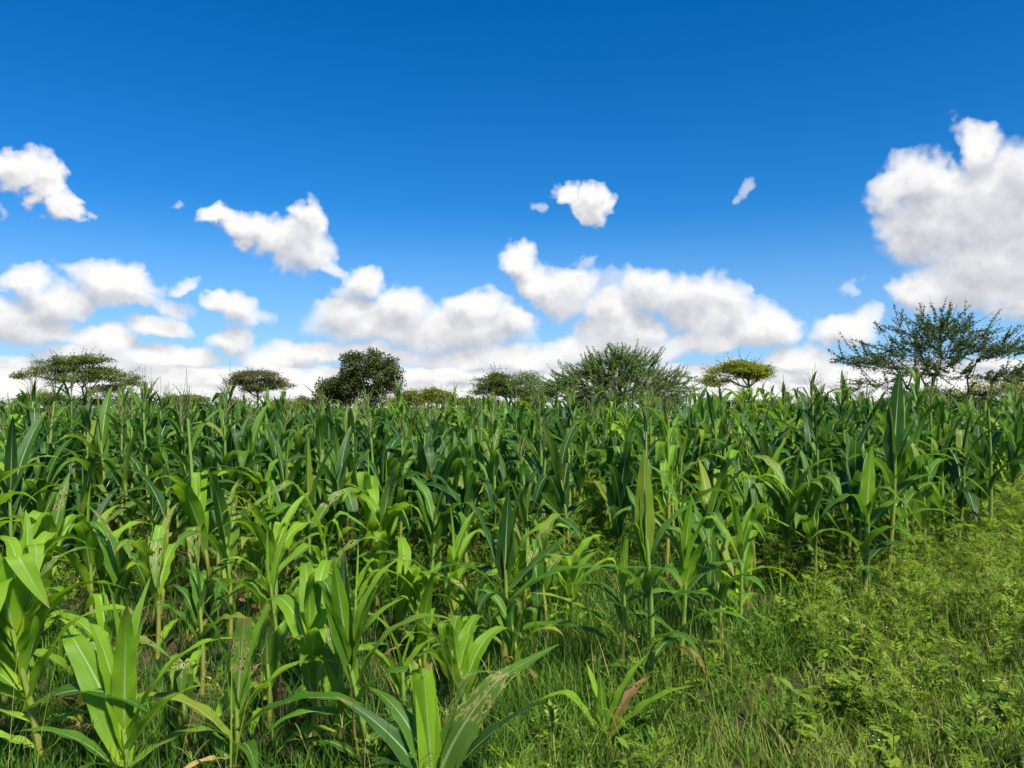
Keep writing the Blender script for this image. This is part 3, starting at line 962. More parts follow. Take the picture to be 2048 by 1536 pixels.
SHORT = ['yellow-stalked plant at the left edge',
         'lime-green rosette',
         'torn-tipped short plant',
         'slender pink-stemmed plant',
         'pale thin-stalked plant',
         'broad-leaved front plant',
         'gnawed plant',
         'upright dark-bladed plant',
         'ragged yellow-green plant',
         'small yellowish plant',
         'withered-leaved plant by the gap',
         'spindly yellow plant',
         'tall tight spike',
         'bright arching-leaf plant',
         'low seedling',
         'blue-green plant at the weedy edge',
         'crowded plant by the arching leaf',
         'bare-stalked plant by the weeds',
         'long yellow-stalked plant',
         'wide hanging-leaf plant',
         'tallest plant on the right',
         'plant sweeping over the weeds',
         'dark plant below the thorn tree',
         'curling-leaf right-edge plant',
         'bright plant near the left edge',
         'tall dark left-edge plant',
         'light kinked-leaf plant',
         'broad folded-leaf plant',
         'free golden-tasselled plant',
         'tall dark spiky plant',
         'arching blue-green plant',
         'thin erect-bladed plant',
         'bushy yellow-green plant',
         'fountain-leaved plant',
         'right-arching second-row plant',
         'small withered plant',
         'shaded drooping plant',
         'yellow-tasselled plant near the middle',
         'pale-tasselled plant', 'lime plant left of the rosette', 'lime plant right of the rosette', 'lime plant by the torn-tipped one', 'lime plant behind the gnawed one', 'yellow-green plant by the ragged one', 'drooping plant right of the gnawed one', 'yellow-green plant in the gap', 'lime left-edge plant',
         'leafy plant by the weedy edge', 'broad-leaved plant by the weeds', 'dark leafy plant by the tallest', 'leafy plant right of the tallest', 'leafy plant below the thorn tree', 'tall dark right-edge plant']
assert len(SHORT) == len(HEROES)
taken = []
for (px, dist, H, tone, label, o) in HEROES:
    x = spot(px, dist)
    taken.append((x, dist))
    o = dict(o)
    seed = o.pop('seed')
    ex = {k: o.pop(k) for k in ('auto', 'stalk', 'leaves') if k in o}
    add_plant(x, dist, H, seed, tone, 'near', label, 'maize plants of the front rows', extra=ex or None, turn=0 if ex else None, **o)


# ------------------------------------------------------------------ the rows behind
def field_edge(d):
    return -3.0 + 0.9 * d + 0.35 * math.sin(d * 1.7) + 0.45 * math.exp(-((d - 8.5) / 2.2) ** 2)


def in_field(x, d, pad=0.0):
    if x > field_edge(d) - pad:
        return False
    gap = 0.45 + (d - 4.3) * 0.11                      # the weedy gap that runs up the middle
    wid = 0.30 if d < 7 else 0.10
    if 3.6 < d < 12.5 and abs(x - gap) < wid + pad:
        return False
    return True


def fill_plants():
    r = np.random.default_rng(5)
    out = []
    pts = list(taken)
    rows = np.concatenate([[3.55, 3.9], np.arange(4.25, 6.4, 0.56), np.arange(6.8, 13.2, 0.45)])
    for k, d0 in enumerate(rows):
        x = -0.68 * d0 - 1.6 + r.uniform(0, .4)
        while x < 0.68 * d0 + 1.6:
            xx, dd = x + r.normal(0, .06), d0 + r.normal(0, .10)
            gap_here = (np.interp(d0, [3.5, 6.5, 8], [.38, .34, .27]) + 0.006 * d0) * r.uniform(.75, 1.5)
            x += gap_here
            if not in_field(xx, dd, 0.1 if dd < 10 else 0.0):
                continue
            if (dd < 5.0 and xx > -0.5 and r.random() < 0.5) or (dd < 4.0 and (xx > .1 or r.random() < .45)):
                continue
            if any((xx - a) ** 2 + (dd - b) ** 2 < 0.27 ** 2 for a, b in pts):
                continue
            pts.append((xx, dd))
            out.append((xx, dd))
    return out


def plant_mean(d):
    return np.interp(d, [4, 5, 6, 7.5, 9.5, 12, 16], [.88, 1.04, 1.24, 1.47, 1.62, 1.67, 1.68])


def plant_height(d, r):
    base = plant_mean(d)
    h = base * r.normal(1.0, 0.10)
    if d > 8 and r.random() < 0.08:
        h *= r.uniform(1.06, 1.16)
    return float(h)


ZONES = [(300, 'below the flat-topped acacia'), (600, 'below the small brownish acacia'), (840, 'below the round tree'), (1080, 'below the brown acacia'),
         (1400, 'below the big thorn bush'), (1620, 'below the umbrella acacia'), (9999, 'below the sparse thorn tree')]
FILL = fill_plants()
FILL.sort(key=lambda p: p[1])
FILL, REST = FILL[:254], FILL[254:]
rr = np.random.default_rng(77)
for i, (x, d) in enumerate(FILL):
    H = min(plant_height(d, rr) * (1.06 if x / d > .30 else 1.0), 1.90)
    yl = np.interp(d, [4, 5.5, 7, 9], [.95, .50, .16, .03]) + (0.15 if x < 0 and d < 6.5 else 0)
    q = rr.random()
    tone = Y_ if q < yl else (G_ if q < yl + (1 - yl) * .45 else D_)
    tas = d > 6.5 and rr.random() < 0.24
    col = x / d * FOC + 1024
    where = next(w for lim, w in ZONES if col < lim)
    shade_ = {Y_: 'yellow-green', G_: 'mid-green', D_: 'dark green'}[tone]
    near = min(range(len(taken)), key=lambda n: (taken[n][0] - x) ** 2 + (taken[n][1] - d) ** 2)
    hx, hd = taken[near]
    if abs(d - hd) > abs(x - hx):
        rel = 'behind' if d > hd else 'in front of'
    else:
        rel = 'left of' if x < hx else 'right of'
    size = 'taller' if H > plant_mean(d) * 1.04 else ('shorter' if H < plant_mean(d) * .96 else 'medium')
    if d < 7.6:
        lab = f'{size} {shade_} {"tasselled " if tas else ""}maize plant {rel} the {SHORT[near]}'
        grp = 'maize plants just behind the front row'
    elif tas:
        lab, grp = f'{size} {shade_} tasselled maize plant in the {"nearer" if d < 9.5 else "deeper"} rows {where}', 'tasselled maize plants in the middle rows'
    else:
        lab, grp = f'{size} {shade_} maize plant in the {"nearer" if d < 9.5 else "deeper"} rows {where}, no tassel', 'maize plants in the dense middle rows'
    add_plant(x, d, H, 1000 + i, tone, 'near' if d < 6.5 else 'far', lab, grp, tassel=tas, young=(d < 5.4 and rr.random() < .5), dry=.45 if d < 7 else .2)


# the far rows, past telling apart
def far_field():
    r = np.random.default_rng(9)
    spots = [(x, d) for x, d in REST]
    d0 = 12.9
    while d0 < 46:
        step = 0.52 + max(0, d0 - 18) * 0.045
        x = -0.70 * d0 - 2
        while x < 0.70 * d0 + 2:
            xx, dd = x + r.normal(0, .1), d0 + r.normal(0, .14)
            x += (0.42 + max(0, d0 - 18) * 0.025) * r.uniform(.7, 1.4)
            if dd < 13 and not in_field(xx, dd):
                continue
            if any((xx - tx) ** 2 + (dd - ty) ** 2 < tr * tr for tx, ty, tr in TREE_FEET):
                continue
            spots.append((xx, dd))
        d0 += step
    piles = {Y_: Pile(), G_: Pile(), D_: Pile()}
    tas_p, st_p = Pile(), Pile()
    sv, sf, suv = stalk_arrays(4, 4, 5)
    for (x, d) in spots:
        H = plant_height(d, r) * (1.06 if x / d > .30 else 1.0)
        tas = r.random() < 0.20
        S_h, leaves = plan_plant(H, r, tas)
        q = r.random()
        tone = Y_ if q < .06 else (G_ if q < .55 else D_)
        base = np.array([x, d, float(ground_z(x, d))])
        st_p.add(sv * np.array([1.2, 1.2, S_h]) + base, sf, suv, r.random())
        z_min = 0.25 * H if d < 16 else 0.5 * H            # hidden lower leaves of far plants
        for (kind, z, tn, L, lean) in leaves:
            if z < z_min or kind == 'dry':
                continue
            v, f, uv = SHEET[kind][int(r.integers(9))]
            piles[tone].add((v * np.array([L, L * r.uniform(1.0, 1.35), L])) @ rotz(tn).T + base + np.array([0, 0, z]), f, uv, r.random())
        if tas:
            T = TASSEL[int(r.integers(4))]
            R = rotz(r.uniform(0, 6.3)).T
            for v, f, uv, t in zip(T.v, T.f, T.uv, T.t):
                pass
            V, F = np.concatenate(T.v), np.concatenate(T.f)
            if d < 20:
                tas_p.add(V @ R + base + np.array([0, 0, S_h]), F, np.concatenate(T.uv), np.concatenate(T.t))
    root = empty('maize_field', (0, 12, 0))
    tag(root, 'mass of far maize rows running back to the trees', 'maize field', kind='stuff')
    for nm, p, m in (('leaves', piles[Y_], Y_), ('leaves', piles[G_], G_), ('leaves', piles[D_], D_), ('stalks', st_p, 'stalk'), ('tassels', tas_p, 'tassel')):
        o = obj(nm, p.mesh(nm, M[m]), root, (0, -12, 0))
        o['kind'] = 'stuff'

# ------------------------------------------------------------------ trees and thorn bushes
def skeleton(root_pts, targets, bend=0.55, step=0.30):
    """joins the target points to a trunk the cheapest way: list of positions, parents"""
    P = [np.array(p, float) for p in root_pts]
    par = [-1] + list(range(len(root_pts) - 1))
    plen = [0.0]
    for i in range(1, len(P)):
        plen.append(plen[-1] + np.linalg.norm(P[i] - P[i - 1]))
    top = P[-1]
    order = np.argsort(np.linalg.norm(targets - top, axis=1))
    arr = np.zeros((len(targets) * 8 + 50, 3))
    pl = np.zeros(len(arr))
    n = len(P)
    arr[:n] = P
    pl[:n] = plen
    first = max(0, len(root_pts) - 3)
    for k in order:
        t = targets[k]
        dist = np.linalg.norm(arr[first:n] - t, axis=1)
        j = first + int(np.argmin(dist + bend * pl[first:n]))
        a = arr[j].copy()
        L = np.linalg.norm(t - a)
        m = max(1, int(L / step))
        m = min(m, 6)
        prev = j
        sag = np.array([0, 0, -0.06 * L])
        for s in range(1, m + 1):
            f = s / m
            if n >= len(arr):
                break
            q = a + (t - a) * f + sag * math.sin(math.pi * f) + RNG.normal(0, 0.02 * min(L, 1.0), 3) * (f < 1)
            arr[n] = q
            pl[n] = pl[prev] + L / m
            par.append(prev)
            prev = n
            n += 1
    return arr[:n], np.array(par), pl[:n]


def limbs(P, par, r_tip=0.008, expo=2.3, r_max=0.2, sides=5):
    """pipe-model tubes along a skeleton; also returns radii"""
    n = len(P)
    acc = np.zeros(n)
    kids = np.zeros(n, int)
    for i in range(n):
        if par[i] >= 0:
            kids[par[i]] += 1
    acc[kids == 0] = r_tip ** expo
    for i in range(n - 1, 0, -1):
        acc[par[i]] += acc[i]
    rad = np.minimum(acc ** (1 / expo), r_max)
    pile = Pile()
    main = {}
    for i in range(1, n):
        p = par[i]
        if p not in main or acc[i] > acc[main[p]]:
            main[p] = i
    started = np.zeros(n, bool)
    for i in range(1, n):
        p = par[i]
        if main[p] == i and p != 0 and par[p] >= 0:
            continue
        chain = [p, i]
        while chain[-1] in main:
            chain.append(main[chain[-1]])
        rr_ = rad[chain].copy()
        rr_[0] = min(rr_[0], rr_[1] * 1.15)
        v, f, uv = tube(P[chain], rr_, sides if rr_.max() > 0.02 else 3)
        pile.add(v, f, uv, RNG.random())
    return pile, rad, np.where(kids == 0)[0]


def cards(pile, centres, per, spread, size, r, tone, up=0.0):
    """small leaf faces round each centre"""
    n = len(centres) * per
    c = np.repeat(centres, per, 0)
    tn = np.repeat(tone if not np.isscalar(tone) else np.full(len(centres), tone), per)
    g = r.normal(0, 1, (n, 3))
    g /= np.linalg.norm(g, axis=1)[:, None]
    c = c + g * (r.random((n, 1)) ** 0.5) * np.array(spread)
    a = r.normal(0, 1, (n, 3))
    a[:, 2] *= 0.5
    a /= np.linalg.norm(a, axis=1)[:, None]
    b = r.normal(0, 1, (n, 3))
    b[:, 2] += up
    b -= a * (a * b).sum(1)[:, None]
    b /= np.linalg.norm(b, axis=1)[:, None]
    b2 = np.cross(a, b)
    ls = r.uniform(.6, 1.3, (n, 1)) * size[0]
    ws = r.uniform(.7, 1.2, (n, 1)) * size[1]
    v = np.stack([c - a * ls, c + b2 * ws, c + a * ls, c - b2 * ws], 1).reshape(-1, 3)
    f = np.arange(n * 4).reshape(-1, 4)
    t = np.clip(tn + r.normal(0, .14, n), 0, 1)
    pile.add(v, f, None, np.repeat(t, 4))


def shoots(P, par, idx, length, r, up=0.5, pts=5):
    """long thin outward twigs from nodes; returns list of polylines"""
    out = []
    cen = P.mean(0)
    for i in idx:
        d = P[i] - P[par[i]]
        d /= np.linalg.norm(d) + 1e-9
        o = (P[i] - cen) * np.array([1, 1, .55])
        o /= np.linalg.norm(o) + 1e-9
        d = d * 0.6 + o * 0.7 + r.normal(0, .35, 3)
        d /= np.linalg.norm(d)
        L = length * r.uniform(.5, 1.3)
        q = [P[i]]
        for s in range(pts - 1):
            d = d + np.array([0, 0, up * 0.25]) + r.normal(0, .07, 3)
            d /= np.linalg.norm(d)
            q.append(q[-1] + d * L / (pts - 1))
        out.append(np.array(q))
    return out


def make_tree(name, label, grp, px, dist, kind, crown_px, base_px=None, tones=None, seed=0, n=220, cat='tree', leaf=(0.05, 0.022), per=26, lean=0.0):
    """crown_px: pads (column, row, half width, half height) of foliage as they appear; real depth equals real width"""
    r = np.random.default_rng(seed)
    k = dist / FOC
    x0 = (px - 1024) * k
    pts, pad_id = [], []
    tot = sum(a[2] * a[3] for a in crown_px)
    for pi, (cx, cyy, hw, hh) in enumerate(crown_px):
        m = max(6, int(n * hw * hh / tot))
        c = np.array([(cx - px) * k, 0, CAM_Z - (cyy - HORIZON) * k])
        g = r.normal(0, 1, (m, 3))
        g /= np.linalg.norm(g, axis=1)[:, None]
        rad = r.random((m, 1)) ** (0.42 if kind != 'thorn' else 0.6)
        g = g * rad
        if kind == 'flat':
            g[:, 2] = np.where(g[:, 2] < 0, g[:, 2] * 0.75, g[:, 2])
        dy = 0.0 if len(crown_px) == 1 else r.uniform(-.35, .35) * hw * k
        pts.append(c + np.array([0, dy, 0]) + g * np.array([hw * k, hw * k * 0.85, hh * k]))
        pad_id += [pi] * m
    T = np.concatenate(pts)
    zmin = T[:, 2].min()
    fork = max(0.35, min(zmin, CAM_Z + 0.2) * (0.75 if kind == 'flat' else 0.35))
    trunk = [(0, 0, -0.15), (lean * 0.2, 0, fork * 0.35), (lean * 0.55, 0.05, fork * 0.7), (lean, 0.02, fork)]
    P, par, pl = skeleton(trunk, T, bend=dict(flat=0.55, round=0.45, thorn=0.34)[kind])
    pile, rad, ends = limbs(P, par, r_tip=dict(flat=.010, round=.010, thorn=.0075)[kind], r_max=0.17 if kind != 'thorn' else 0.10)
    crown = Pile()
    base_t = tones[1]
    if kind in ('flat', 'round'):
        allc = np.concatenate([P[ends], P[r.choice(np.arange(4, len(P)), min(len(P) - 4, len(ends) // 2), replace=False)]]) if kind == 'flat' else P[ends]
        tone = np.clip(base_t + r.normal(0, .16, len(allc)), 0, 1)
        sp = (0.42, 0.42, 0.14) if kind == 'flat' else (0.34, 0.34, 0.28)
        s = dist / 40.0
        cards(crown, allc, int(per * 2.4), tuple(a * max(s, .7) for a in sp), (leaf[0] * 1.15 * max(s, .8), leaf[1] * 1.15 * max(s, .8)), r, tone, up=1.2 if kind == 'flat' else .6)
        if kind == 'flat':                                  # stray bare twigs round the rim
            idx = r.choice(ends, min(len(ends), 70), replace=False)
            for q in shoots(P, par, idx, 0.55, r, 0.3, 4):
                v, f, uv = tube(q, np.linspace(.009, .004, len(q)), 3)
                pile.add(v, f, uv, .3)
                cards(crown, q[1:], 5, (.07, .07, .04), (leaf[0] * .7, leaf[1] * .8), r, np.full(len(q) - 1, base_t))
    else:
        idx = np.concatenate([ends, r.choice(np.arange(4, len(P)), int(len(ends) * tones[2]), replace=True)])
        SH = shoots(P, par, idx, tones[3], r, tones[4], 6)
        cen = np.array([0, 0, T[:, 2].mean()])
        for q in SH:
            v, f, uv = tube(q, np.linspace(.0095, .0040, len(q)) * (dist / 24), 3)
            pile.add(v, f, uv, r.random() * .6)
            tt = np.linspace(0, 1, 9)
            dense = np.stack([np.interp(tt, np.linspace(0, 1, len(q)), q[:, a]) for a in range(3)], 1)
            bare = r.random() < tones[5]
            cards(crown, dense[:-1], 1 if bare else per, (.045, .045, .045), (leaf[0], leaf[1]), r, np.clip(np.full(8, base_t) + r.normal(0, .12), 0, 1))
        inner = P[r.choice(np.arange(4, len(P)), min(len(P) - 4, int(len(ends) * 1.2)), replace=False)]
        cards(crown, inner, int(per * tones[6]), (.24, .24, .14), (leaf[0], leaf[1]), r, np.clip(base_t - .1 + r.normal(0, .1, len(inner)), 0, 1))
    root = empty(name, (x0, dist, 0))
    tag(root, label, cat, grp)
    obj('trunk', pile.mesh('trunk', M['bark']), root)
    obj('crown', crown.mesh('crown', tones[0], False), root)
    return root


def foliage_mat(name, a, b, c):
    k = 1.3
    a, b, c = (tuple(v * k for v in q) for q in (a, b, c))
    return tint_mat(name, [(0, a), (0.5, b), (1, c)], trans=0.4, spec=0.15, rough=0.65, patch=(1.4, 0.35))


M['acacia'] = foliage_mat('acacia_leaves', (0.045, 0.07, 0.012), (0.11, 0.15, 0.024), (0.18, 0.21, 0.045))
M['acacia_bright'] = foliage_mat('acacia_bright_leaves', (0.1, 0.125, 0.01), (0.2, 0.23, 0.018), (0.29, 0.3, 0.035))
M['acacia_brown'] = foliage_mat('acacia_brown_leaves', (0.045, 0.05, 0.018), (0.1, 0.108, 0.034), (0.17, 0.15, 0.062))
M['round'] = foliage_mat('round_tree_leaves', (0.032, 0.05, 0.014), (0.075, 0.1, 0.026), (0.14, 0.155, 0.052))
M['thorn_green'] = foliage_mat('thorn_green_leaves', (0.065, 0.120, 0.026), (0.130, 0.210, 0.046), (0.21, 0.28, 0.08))
M['thorn_dark'] = foliage_mat('thorn_dark_leaves', (0.036, 0.070, 0.014), (0.080, 0.128, 0.026), (0.14, 0.19, 0.045))
M['olive'] = foliage_mat('olive_bush_leaves', (0.095, 0.110, 0.014), (0.19, 0.205, 0.028), (0.27, 0.27, 0.05))

TG = 'trees and bushes behind the maize'
TREES = [
    dict(name='acacia_tree', label='wide flat-topped acacia with forked trunk at the left', px=152, dist=42, kind='flat', seed=4, n=430, per=26,
         crown_px=[(128, 734, 66, 22), (185, 722, 42, 13), (85, 752, 42, 12), (215, 752, 62, 18), (255, 768, 30, 9), (150, 758, 60, 14), (105, 725, 30, 10), (200, 778, 50, 10)], tones=[M['acacia'], .45]),
    dict(name='acacia_tree', label='small brownish flat-topped acacia left of the round tree', px=516, dist=52, kind='flat', seed=14, n=240, per=26,
         crown_px=[(515, 757, 50, 14), (485, 765, 30, 12), (550, 770, 32, 12), (518, 775, 40, 12), (490, 748, 20, 6)], tones=[M['acacia_brown'], .45]),
    dict(name='round_tree', label='dense dark round-crowned broadleaf tree above the maize', px=742, dist=46, kind='round', seed=24, n=520, per=34, leaf=(.055, .034),
         crown_px=[(740, 742, 58, 42), (715, 735, 38, 32), (775, 755, 32, 36), (735, 780, 62, 24), (690, 772, 30, 26)], tones=[M['round'], .48]),
    dict(name='round_tree', label='lower dark broadleaf tree hugging the left side of the round tree', px=658, dist=46.5, kind='round', seed=34, n=200, per=34, leaf=(.055, .034),
         crown_px=[(660, 778, 26, 22), (680, 795, 28, 20), (646, 796, 16, 16)], tones=[M['round'], .55]),
    dict(name='olive_bush', label='low olive-brown bush right of the round tree', px=825, dist=55, kind='round', seed=44, n=120, per=30, leaf=(.05, .02), cat='bush',
         crown_px=[(822, 798, 24, 16)], tones=[M['olive'], .35]),
    dict(name='olive_bush', label='wider olive-brown bush with wispy top, second right of the round tree', px=872, dist=52, kind='flat', seed=54, n=170, per=24, cat='bush',
         crown_px=[(872, 796, 34, 16), (895, 803, 22, 10), (862, 784, 14, 8)], tones=[M['olive'], .30]),
    dict(name='acacia_tree', label='brown-leaved acacia with dark trunk left of the big thorn bush', px=1012, dist=40, kind='flat', seed=64, n=260, per=24,
         crown_px=[(1000, 768, 46, 18), (978, 782, 34, 12), (1025, 785, 42, 18), (992, 754, 24, 9)], tones=[M['acacia'], .35]),
    dict(name='green_bush', label='rounded bright green bush between the brown acacia and the thorn bush', px=1058, dist=37, kind='round', seed=74, n=240, per=30, leaf=(.05, .016), cat='bush',
         crown_px=[(1056, 772, 34, 28), (1070, 795, 36, 22)], tones=[M['thorn_green'], .35]),
    dict(name='thorn_bush', label='big spreading green thorn bush with twigs sticking up, right of the middle', px=1238, dist=25, kind='thorn', seed=84, n=560, per=8, leaf=(.040, .010), cat='bush',
         crown_px=[(1235, 758, 92, 40), (1135, 775, 52, 28), (1345, 775, 52, 28), (1240, 795, 140, 26), (1250, 728, 60, 24), (1190, 745, 50, 24)], tones=[M['thorn_green'], .52, 4.6, .55, .28, .18, 3.0]),
    dict(name='acacia_tree', label='small bright yellow-green umbrella acacia between the two thorn bushes', px=1512, dist=38, kind='flat', seed=94, n=300, per=28, lean=-0.35,
         crown_px=[(1478, 742, 56, 14), (1478, 730, 36, 9), (1435, 762, 32, 12), (1505, 752, 36, 14), (1525, 742, 20, 10)], tones=[M['acacia_bright'], .5]),
    dict(name='thorn_tree', label='large sparse dark thorn tree with upswept bare twigs on the right', px=1882, dist=19, kind='thorn', seed=104, n=420, per=7, leaf=(.034, .013),
         crown_px=[(1865, 692, 100, 26), (1765, 722, 80, 18), (1965, 700, 85, 24), (1850, 740, 80, 20), (2000, 752, 95, 16), (1735, 770, 66, 10), (1870, 655, 85, 12), (1850, 790, 60, 22), (1930, 665, 60, 12), (1900, 798, 100, 20)], tones=[M['thorn_dark'], .30, 3.2, .66, .20, .30, 5.5]),
    dict(name='olive_bush', label='yellow-olive bush behind the thorn tree at the right edge', px=1985, dist=27, kind='round', seed=114, n=260, per=30, leaf=(.05, .016), cat='bush',
         crown_px=[(1990, 785, 66, 28), (2050, 790, 50, 34), (1920, 800, 40, 20)], tones=[M['olive'], .7]),
    dict(name='olive_bush', label='small pale bush under the left rim of the flat-topped acacia', px=92, dist=45, kind='flat', seed=124, n=120, per=24, cat='bush',
         crown_px=[(95, 798, 30, 12), (80, 806, 30, 8)], tones=[M['olive'], .35]),
    dict(name='thorn_bush', label='bare twiggy shrub under the right rim of the flat-topped acacia', px=238, dist=38, kind='thorn', seed=134, n=90, per=2, leaf=(.03, .012), cat='bush',
         crown_px=[(240, 795, 46, 14)], tones=[M['thorn_dark'], .6, 1.2, .55, .3, .6, 1.0]),
    dict(name='olive_bush', label='low dark bush at the foot of the flat-topped acacia', px=165, dist=44, kind='flat', seed=144, n=120, per=24, cat='bush',
         crown_px=[(170, 806, 50, 8)], tones=[M['acacia'], .3]),
    dict(name='olive_bush', label='low green bush on the horizon left of the small brownish acacia', px=372, dist=60, kind='flat', seed=154, n=110, per=24, cat='bush',
         crown_px=[(372, 800, 42, 9)], tones=[M['acacia'], .6]),
]
rb = np.random.default_rng(808)
far_tone = dict(acacia='green', thorn_dark='dark', olive='olive', acacia_brown='brownish')
FAR = [(40, 'at the left edge'), (152, 'left of the flat-topped acacia trunk'), (300, 'right of the flat-topped acacia trunk'), (450, 'left of the small brownish acacia'), (640, 'right of the small brownish acacia'),
       (742, 'left of the round tree trunk'), (930, 'right of the round tree'), (1080, 'behind the brown acacia'), (1240, 'behind the left half of the thorn bush'), (1400, 'behind the right half of the thorn bush'),
       (1510, 'left of the umbrella acacia trunk'), (1640, 'right of the umbrella acacia'), (1880, 'left of the thorn tree trunk'), (9999, 'right of the thorn tree trunk')]


def far_place(col):
    return next(w for lim, w in FAR if col < lim)


for k in range(26):                                        # the broken line of far bush along the level line
    col = -60 + 2170 * (k + rb.uniform(.1, .9)) / 26
    far = rb.uniform(75, 150)
    hw, hh = rb.uniform(22, 52), rb.uniform(6, 13)
    m = ['acacia', 'thorn_dark', 'olive', 'acacia_brown'][int(rb.integers(4))]
    TREES.append(dict(name='far_bush', label=f'{far_tone[m]} {"wide" if hw > 37 else "narrow"} bush far off on the horizon, {far_place(col)}', px=col, dist=far, kind='round', seed=900 + k, n=60, per=22, cat='bush', leaf=(.055, .026),
                      crown_px=[(col, HORIZON - hh * .7, hw, hh), (col + hw * rb.uniform(-.6, .6), HORIZON - hh * 1.0, hw * .5, hh * .8)], tones=[M[m], .5], grp='far bushes along the horizon'))
TREE_FEET = [((t['px'] - 1024) / FOC * t['dist'], t['dist'], 0.5) for t in TREES]
for t in TREES:
    make_tree(**dict(dict(grp=TG), **t))

far_field()

# ------------------------------------------------------------------ weeds and grass
def weed_arrays(seed, H=0.5, flower=True, bushy=1.0):
    """a ferny weed: branching stem, deeply cut leaves, heads of tiny white flowers"""
    r = np.random.default_rng(seed)
    P = Pile()

    def cut_leaf(at, turn, L, droop):
        # rachis with pairs of lobes
        n = 5
        c, s = math.cos(turn), math.sin(turn)
        a = r.uniform(.35, .95)
        q = [np.array(at, float)]
        for i in range(n):
            a += droop / n
            q.append(q[-1] + np.array([c * math.sin(a), s * math.sin(a), math.cos(a)]) * L / n)
        lat = np.array([-s, c, 0])
        t = float(np.clip(r.normal(.48, .16), 0, .84))
        vs, fs = [], []
        for i in range(1, n + 1):
            ax = (q[i] - q[i - 1]) / (L / n)
            for sd in (-1, 1):
                l = L * (0.42 if i < n else 0.22) * (1.0 - 0.11 * abs(i - 2.5)) * r.uniform(.8, 1.15)
                dr = lat * sd * 0.85 + ax * 0.6 + np.array([0, 0, r.uniform(-.15, .2)])
                dr /= np.linalg.norm(dr)
                w = l * 0.21
                b0 = q[i - 1] + ax * (L / n) * .3
                k = len(vs)
                vs += [b0, b0 + dr * l * .5 + ax * w, b0 + dr * l, b0 + dr * l * .5 - ax * w]
                fs.append([k, k + 1, k + 2, k + 3])
        k = len(vs)
        vs += [q[-2], q[-1] + lat * L * .05, q[-1] + (q[-1] - q[-2]) * .9, q[-1] - lat * L * .05]
        fs.append([k, k + 1, k + 2, k + 3])
        P.add(np.array(vs), np.array(fs), None, t)

    def stem(a, b, w):
        a, b = np.array(a, float), np.array(b, float)
        s = np.array([w, 0, 0])
        s2 = np.array([0, w, 0])
        P.add(np.array([a - s, a + s, b + s * .5, b - s * .5, a - s2, a + s2, b + s2 * .5, b - s2 * .5]), np.array([[0, 1, 2, 3], [4, 5, 6, 7]]), None, .6)

    top = np.array([r.normal(0, .05) * H, r.normal(0, .05) * H, H])
    stem((0, 0, 0), top, .004)
    nl = int(10 * bushy)
    for i in range(nl):
        f = (i + .5) / nl
        cut_leaf(top * f * .9, i * 2.4 + r.normal(0, .3), H * (.46 - .24 * f) * r.uniform(.8, 1.2), r.uniform(.4, 1.1))
    nb = int(r.integers(3, 6))
    for b in range(nb):
        f = r.uniform(.45, .9)
        a = r.uniform(0, 6.28)
        st = top * f
        en = st + np.array([math.cos(a) * .25, math.sin(a) * .25, r.uniform(.2, .42)]) * H * r.uniform(.7, 1.1)
        stem(st, en, .0022)
        for j in range(2):
            cut_leaf(st + (en - st) * (.4 + .4 * j), a + r.normal(0, 1.2), H * .17 * r.uniform(.8, 1.2), .8)
        if flower:
            for j in range(6):
                c = en + r.normal(0, .035, 3) * np.array([1, 1, .6]) * (H / .5)
                P.add(np.array([en, en + np.array([.0008, 0, 0]), c + np.array([.0008, 0, 0]), c]), np.array([[0, 1, 2, 3]]), None, .6)
                w = r.uniform(.0024, .0040)
                u = r.normal(0, 1, 3)
                u /= np.linalg.norm(u)
                v = np.cross(u, (0, 0, 1.0))
                v /= np.linalg.norm(v)
                P.add(np.array([c - u * w, c + v * w, c + u * w, c - v * w]), np.array([[0, 1, 2, 3]]), None, r.uniform(.95, 1.0) if r.random() < .25 else r.uniform(.7, .85))
    return np.concatenate(P.v), np.concatenate(P.f), np.concatenate(P.t)


def broad_weed_arrays(seed, H=.3):
    """a low weed with plain pointed leaves"""
    r = np.random.default_rng(seed)
    P = Pile()
    for i in range(26):
        z = H * r.uniform(.1, 1)
        a = r.uniform(0, 6.28)
        L = H * r.uniform(.16, .28)
        st = np.array([r.normal(0, .05) * z, r.normal(0, .05) * z, z])
        dr = np.array([math.cos(a), math.sin(a), r.uniform(-.1, .7)])
        dr /= np.linalg.norm(dr)
        lat = np.cross(dr, (0, 0, 1.0))
        lat /= np.linalg.norm(lat)
        w = L * .24
        dn = np.array([0, 0, 1.0])
        row = []
        for fr, ww, zz in ((0, .12, 0), (.3, .9, .05), (.62, .85, .04), (1.0, .05, -.08)):
            c = st + dr * L * fr + dn * zz * L
            row += [c - lat * w * ww + dn * .05 * L * ww, c, c + lat * w * ww + dn * .05 * L * ww]
        P.add(np.array(row), grid_faces(4, 3), None, float(np.clip(r.normal(.5, .15), 0, .84)))
    for i in range(4):
        a = r.uniform(0, 6.28)
        b = np.array([math.cos(a) * .2, math.sin(a) * .2, 1]) * H
        s = np.array([.002, 0, 0])
        P.add(np.array([-s, s, b + s, b - s]), np.array([[0, 1, 2, 3]]), None, .5)
    return np.concatenate(P.v), np.concatenate(P.f), np.concatenate(P.t)


WEEDS = [weed_arrays(300 + i, .5, True) for i in range(7)]
LOW = [weed_arrays(330 + i, .34, i % 2 == 0, .8) for i in range(5)]
BROAD = [broad_weed_arrays(360 + i) for i in range(4)]


